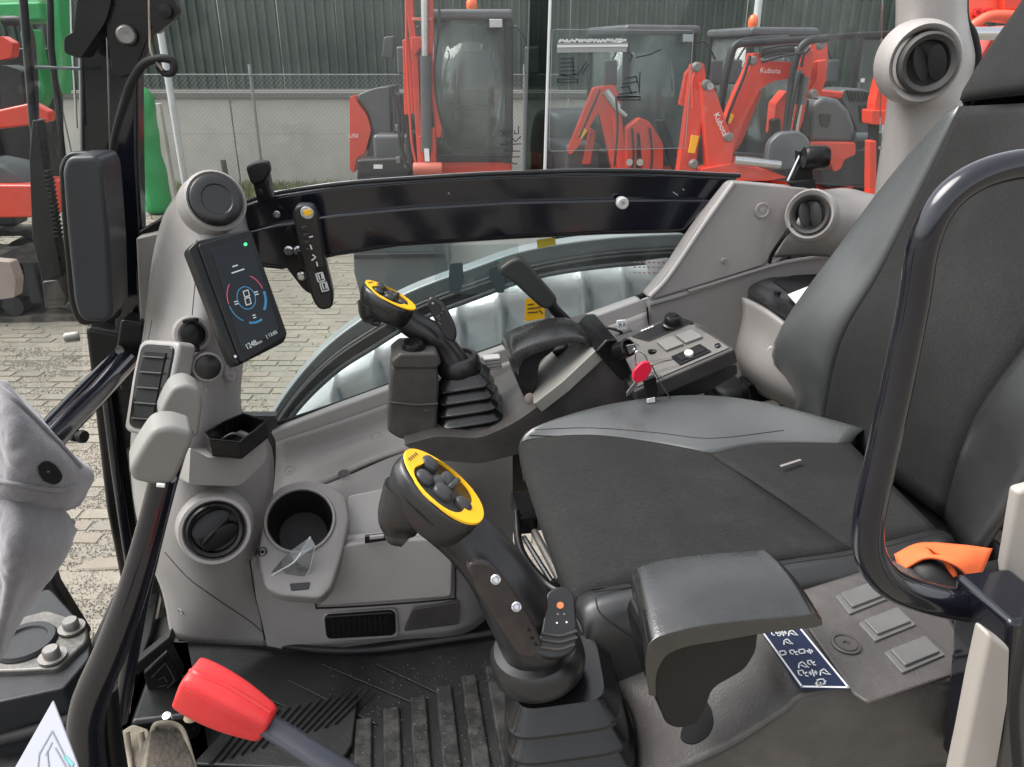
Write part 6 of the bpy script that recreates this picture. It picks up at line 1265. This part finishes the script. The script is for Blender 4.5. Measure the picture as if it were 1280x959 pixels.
slab('rubber_grip', [(197, 522, 9), (206, 500, 10), (216, 484, 8), (234, 480, 8), (251, 490, 9), (254, 506, 8), (248, 548, 8), (226, 546, 8), (202, 536, 8)], ('T', (200, 525, .75), (250, 495, .762), (240, 545, .757)), .042, CREAM, tv, .012, 5, r=5)
tpx('lever_rod', [(228, 535, .76, 14), (214, 590, .76, 11), (192, 680, .77, 10), (170, 780, .78, 10), (150, 900, .78, 10)], PAINT, tv, n=18)
fpd = thing('foot_pedal', 'folding black foot pedal with a ribbed square plate beside the pillar', 'pedal')
slab('pedal_plate', [(166, 832, 3), (212, 795, 3), (217, 806, 3), (172, 846, 3)], ('Y', .95), .02, BLK, fpd, .003)
slab('pedal_pad', [(178, 842, 3), (208, 815, 3), (226, 850, 4), (206, 872, 4), (186, 872, 3)], ('Y', .97), .03, BLK, fpd, .004); ribbons('pad_outline', [[(190, 846), (207, 828), (219, 850), (202, 866), (192, 866)], [(198, 850), (205, 845), (209, 852)], [(199, 858), (208, 856)]], ('Y', .97), 1.6, CONS, fpd, .001)
box('pedal_base', Z(215, 885, 1.24), (.09, .09, .05), BLK, fpd, .008); tpx('pedal_link', [(225, 880, .93, 5), (248, 872, .93, 5), (268, 886, .93, 5)], DIRT, fpd); lathe('pedal_bolt', T(210, 898, .88), (0, -.3, 1), [(.006, 0), (.006, .008), (0, .009)], STEEL, fpd, n=10)
for x, y in ((250, 884), (262, 890), (240, 893)): rings('dirt_clod', [(T(x, y+3, .9), (1, 0, 0), (0, 1, 0), .012, .012, 2), (T(x, y-2, .9), (1, 0, 0), (0, 1, 0), .009, .008, 2), (T(x, y-6, .9), (1, 0, 0), (0, 1, 0), .002, .002, 2)], mat('sandy_dirt', (.3, .23, .15), .9, bump=.8, bs=150), fpd, n=10)
tp_ = thing('travel_pedal', 'dusty tan travel pedal with raised rim at the bottom of the view', 'pedal')
slab('pedal_tread', [(150, 915, 6), (166, 905, 5), (186, 912, 5), (192, 990, 4), (148, 990, 4)], ('T', (150, 915, .80), (192, 915, .80), (170, 990, .74)), .02, TAN, tp_, .005, r=4)
slab('pedal_hood', [(180, 960, 6), (188, 912, 8), (198, 902, 6), (226, 908, 8), (244, 955, 8), (256, 1000, 6), (180, 1000, 4)], ('T', (185, 910, .78), (240, 910, .80), (210, 990, .70)), .03, DIRT, tp_, .006, r=5)
tube('pedal_rib', [T(*q) for q in ((158, 915, .79), (162, 950, .77), (164, 990, .73))], .004, TAN, tp_); tube('pedal_rib', [T(*q) for q in ((176, 915, .79), (180, 950, .77), (180, 990, .73))], .004, TAN, tp_)
tube('pedal_edge', [T(*q) for q in ((184, 960, .76), (190, 915, .78), (200, 904, .785), (226, 910, .79), (240, 948, .76), (254, 1000, .70))], .003, TAN, tp_)
ll = thing('lock_lever', 'red plastic handled safety lock lever on a dark steel bar', 'lever')
u_ = nz(T(335, 915, .47)-T(240, 850, .50))
rows = []
a0 = T(232, 852, .52); a1 = T(330, 903, .50)
ax = nz(a1-a0); uu = nz(np.cross(ax, np.array([0, 1., .2]))); vv = np.cross(ax, uu)
L_ = np.linalg.norm(a1-a0)
rings('red_grip', [(a0+ax*L_*f, uu, vv, r1*pxm(280, 870, .5), r2*pxm(280, 870, .5), e) for f, r1, r2, e in ((-.03, 10, 10, 3), (.0, 24, 20, 4), (.04, 32, 24, 5), (.3, 34, 25, 5), (.6, 31, 24, 5), (.9, 25, 20, 5), (1.04, 21, 17, 4), (1.07, 12, 10, 3))], REDK, ll, n=36)
RG = bpy.data.objects['red_grip']
for k in range(7):
    f = k/6; seam('grip_rib', RG, [(230+f*6, 853+f*20), (329-f*14, 906+f*11)], .0009, REDK, ll, lift=.0002, k=14)
seam('grip_ridge', RG, [(238, 838), (285, 858), (338, 890)], .0022, REDK, ll, lift=-.0006, k=8)
tpx('lever_bar', [(330, 903, .50, 16), (380, 935, .48, 17), (450, 980, .45, 19), (520, 1030, .42, 20)], mat('dark_slate_bar', (.03, .033, .042), .3, .2, dust=.15, dcol=(.09, .09, .1)), ll, sm=1, n=18, flat=.5)
# ---------------------------------------------------------------- outside casting, paper, cloth
bc = thing('boom_casting', 'muddy dark boom swing casting with bolted plate outside at lower left', 'casting')
slab('casting_body', [(-60, 830, 3), (30, 745, 4), (62, 735, 6), (112, 790, 6), (112, 822, 6), (80, 860, 6), (-60, 890, 3)], ('Z', 1.30), .12, BLKM, bc, .01, r=4)
slab('bolt_plate', [(-60, 812, 3), (10, 775, 8), (60, 762, 6), (108, 778, 8), (110, 800, 8), (72, 835, 8), (20, 838, 8), (-60, 840, 3)], ('Z', 1.31), .02, mat('worn_metal', (.12, .118, .11), .4, .6, var=.3, dust=.6, dcol=(.2, .18, .14), ds=24, bump=.3, bs=80), bc, .004, r=5)
lathe('bore', Z(32, 803, 1.312), (0, 0, 1), [(.045, 0), (.042, .006), (.032, .006), (.030, .002), (0, .002)], BLKM, bc)
for x, y in ((90, 786), (66, 822)): lathe('plate_bolt', Z(x, y, 1.312), (0, 0, 1), [(.020, 0), (.020, .004), (.012, .004), (.012, .016), (.010, .018), (0, .018)], DSTEEL, bc, n=6 if 0 else 16)
slab('casting_fin', [(10, 790), (40, 735), (60, 700), (70, 735), (110, 800), (100, 800), (62, 750), (30, 790)], ('Y', 1.25), .03, BLKM, bc, .006)
slab('chassis_deck', [(-200, 845), (130, 800), (230, 760), (300, 1100), (-200, 1100)], ('Z', 1.20), .04, mat('dark_deck', (.02, .02, .021), .45, var=.3, dust=.35, dcol=(.1, .09, .08), ds=8), bc, .006)
tube('deck_hose', [Z(0, 890, 1.24), Z(60, 868, 1.25), Z(110, 860, 1.25), Z(150, 830, 1.23)], .012, RUB, bc); tube('deck_hose', [Z(-20, 930, 1.23), Z(40, 915, 1.24), Z(90, 900, 1.25)], .010, RUB, bc); slab('deck_edge', [(115, 800), (140, 745), (200, 740), (190, 790), (150, 900), (120, 940)], ('Z', 1.22), .02, BLK, bc, .004)
tpx('door_seal_strip', [(136, 868, .80, 3), (150, 830, .86, 3), (168, 790, .92, 3), (172, 760, .96, 3)], mat('pale_seal', (.3, .28, .22), .5), bc)
pn = thing('paper_sheet', 'white printed paper sheet slanting up at the lower left corner', 'paper')
pp = ('T', (66, 876, .52), (20, 958, .50), (98, 958, .46))
slab('sheet', [(66, 876), (10, 975), (0, 1010), (110, 1010), (96, 955)], pp, .001, mat('paper_white', (.27, .28, .32), .6, var=.05), pn, 0)
ribbons('print_lines', [[(66, 914), (50, 942), (48, 962)], [(66, 914), (88, 958)], [(70, 935), (84, 960)], [(60, 940), (62, 960)], [(66, 928), (58, 944)]], pp, 1.1, mat('paper_print', (.15, .17, .2), .6), pn, .0008)
ribbons('print_mark', [[(86, 950), (92, 956)], [(82, 946), (85, 949)]], pp, 2.4, mat('teal_print', (.1, .3, .3), .6), pn, .0008)
cl = thing('grey_cloth', 'grey woven cloth with frayed hole draped at the left edge near the viewer', 'cloth')
CLM = mat('grey_cloth_weave', (.105, .100, .110), .95, var=.35, vs=260, bump=.7, bs=600, dust=.6, dcol=(.14, .13, .14), ds=30)
CLM.node_tree.nodes['Principled BSDF'].inputs['Sheen Weight'].default_value = .4
def cloth(name, rows, puff=0):
    random.seed(len(rows)+5)
    o = patch(name, rows, CLM, cl, n=14, th=.0035, puff=puff)
    from mathutils import noise
    for v in o.data.vertices:
        p = v.co; d = noise.noise(Vector((p.x*6+p.z*5, p.y*6, p.z*20-p.x*16)))*.0035+noise.noise(p*50)*.0012+noise.noise(p*160)*.0015
        v.co = p+Vector((-.1, -1, .3))*d
    return o
cloth('upper_fold', [[(-60, 440, .50), (-10, 470, .46), (6, 478, .43), (20, 492, .45), (38, 506, .47)],
                     [(-60, 500, .48), (-10, 510, .43), (20, 520, .41), (60, 540, .43), (80, 560, .46)],
                     [(-60, 560, .46), (-10, 575, .42), (30, 580, .40), (80, 580, .42), (112, 590, .46)],
                     [(-60, 600, .45), (-10, 612, .41), (30, 620, .405), (80, 625, .43), (112, 602, .46)],
                     [(-60, 630, .46), (-10, 650, .44), (30, 648, .43), (70, 640, .45), (98, 630, .47)]])
cloth('lower_fold', [[(-60, 575, .47), (-10, 585, .43), (10, 592, .42), (40, 612, .42), (70, 632, .43), (94, 655, .45)],
                     [(-60, 640, .44), (-10, 645, .41), (20, 660, .39), (50, 672, .40), (80, 684, .43), (90, 668, .46)],
                     [(-60, 700, .43), (-10, 705, .40), (16, 710, .385), (40, 715, .40), (60, 722, .43), (74, 700, .46)],
                     [(-60, 770, .42), (-10, 760, .40), (10, 755, .39), (24, 750, .41), (40, 745, .44), (50, 735, .46)],
                     [(-60, 850, .42), (-20, 840, .40), (-5, 825, .40), (5, 812, .42), (12, 795, .44), (22, 775, .46)]])
UF = bpy.data.objects['upper_fold']
P_ = [hug(UF, *q, .0012)[0] for q in cr([(46, 584), (55, 577), (67, 583), (75, 596), (68, 604), (53, 599)], 4, True)]
P_ = [p for p in P_ if p is not None]
if len(P_) > 5: poly('cloth_hole', P_, (0, .001, 0), DEEP, cl, 0)
YARN = mat('frayed_yarn', (.2, .17, .18), .9)
for _ in range(0):
    a = random.uniform(0, 6.28); x = 60+13*math.cos(a); y = 590+11*math.sin(a); q = hug(UF, x, y, .001)[0]; q2 = hug(UF, x-random.uniform(2, 9)*math.cos(a)+random.uniform(-2, 2), y-random.uniform(1, 7)*math.sin(a), .003)[0]
    if q is not None and q2 is not None: tube('frayed_yarn', [q, q2], .00035, YARN, cl, n=5, sm=1)
seam('cloth_hem', UF, [(-2, 600), (30, 606), (70, 612), (92, 606)], .0012, CLM, cl, lift=.0006, k=8); seam('cloth_hem', UF, [(2, 486), (30, 512), (66, 548), (100, 584)], .0016, CLM, cl, lift=.0004, k=8)
ROOF = 0
if ROOF:
    rf = thing('cab_roof', 'pale grey roof lining above the operator seat, over the top of the view', 'roof')
    box('roof_lining', (.75, .92, 2.80), (1.0, 1.15, .05), TRIM2, rf, .02)
    box('roof_shell', (.78, .92, 2.88), (1.05, 1.25, .1), BLK, rf, .03)
    box('roof_beam', (-.42, .92, 2.86), (.1, 1.2, .12), BLK, rf, .02); box('roof_side', (-.1, .36, 2.86), (.7, .08, .12), BLK, rf, .02); box('roof_side', (-.1, 1.48, 2.86), (.7, .08, .12), BLK, rf, .02)
# ---------------------------------------------------------------- closing: each thing's Empty stands at the base of its parts
bpy.context.view_layer.update()
for r in ROOTS:
    ch = list(r.children_recursive); pts = []
    for o in ch:
        if o.type == 'MESH' and len(o.data.vertices):
            a = np.empty(len(o.data.vertices)*3); o.data.vertices.foreach_get('co', a); a = a.reshape(-1, 3); pts += [a.min(0), a.max(0)]
    if not pts: continue
    pts = np.array(pts); lo = pts.min(0); hi = pts.max(0); loc = Vector(((lo[0]+hi[0])/2, (lo[1]+hi[1])/2, lo[2])); r.location = loc
    for o in r.children: o.location = o.location-loc
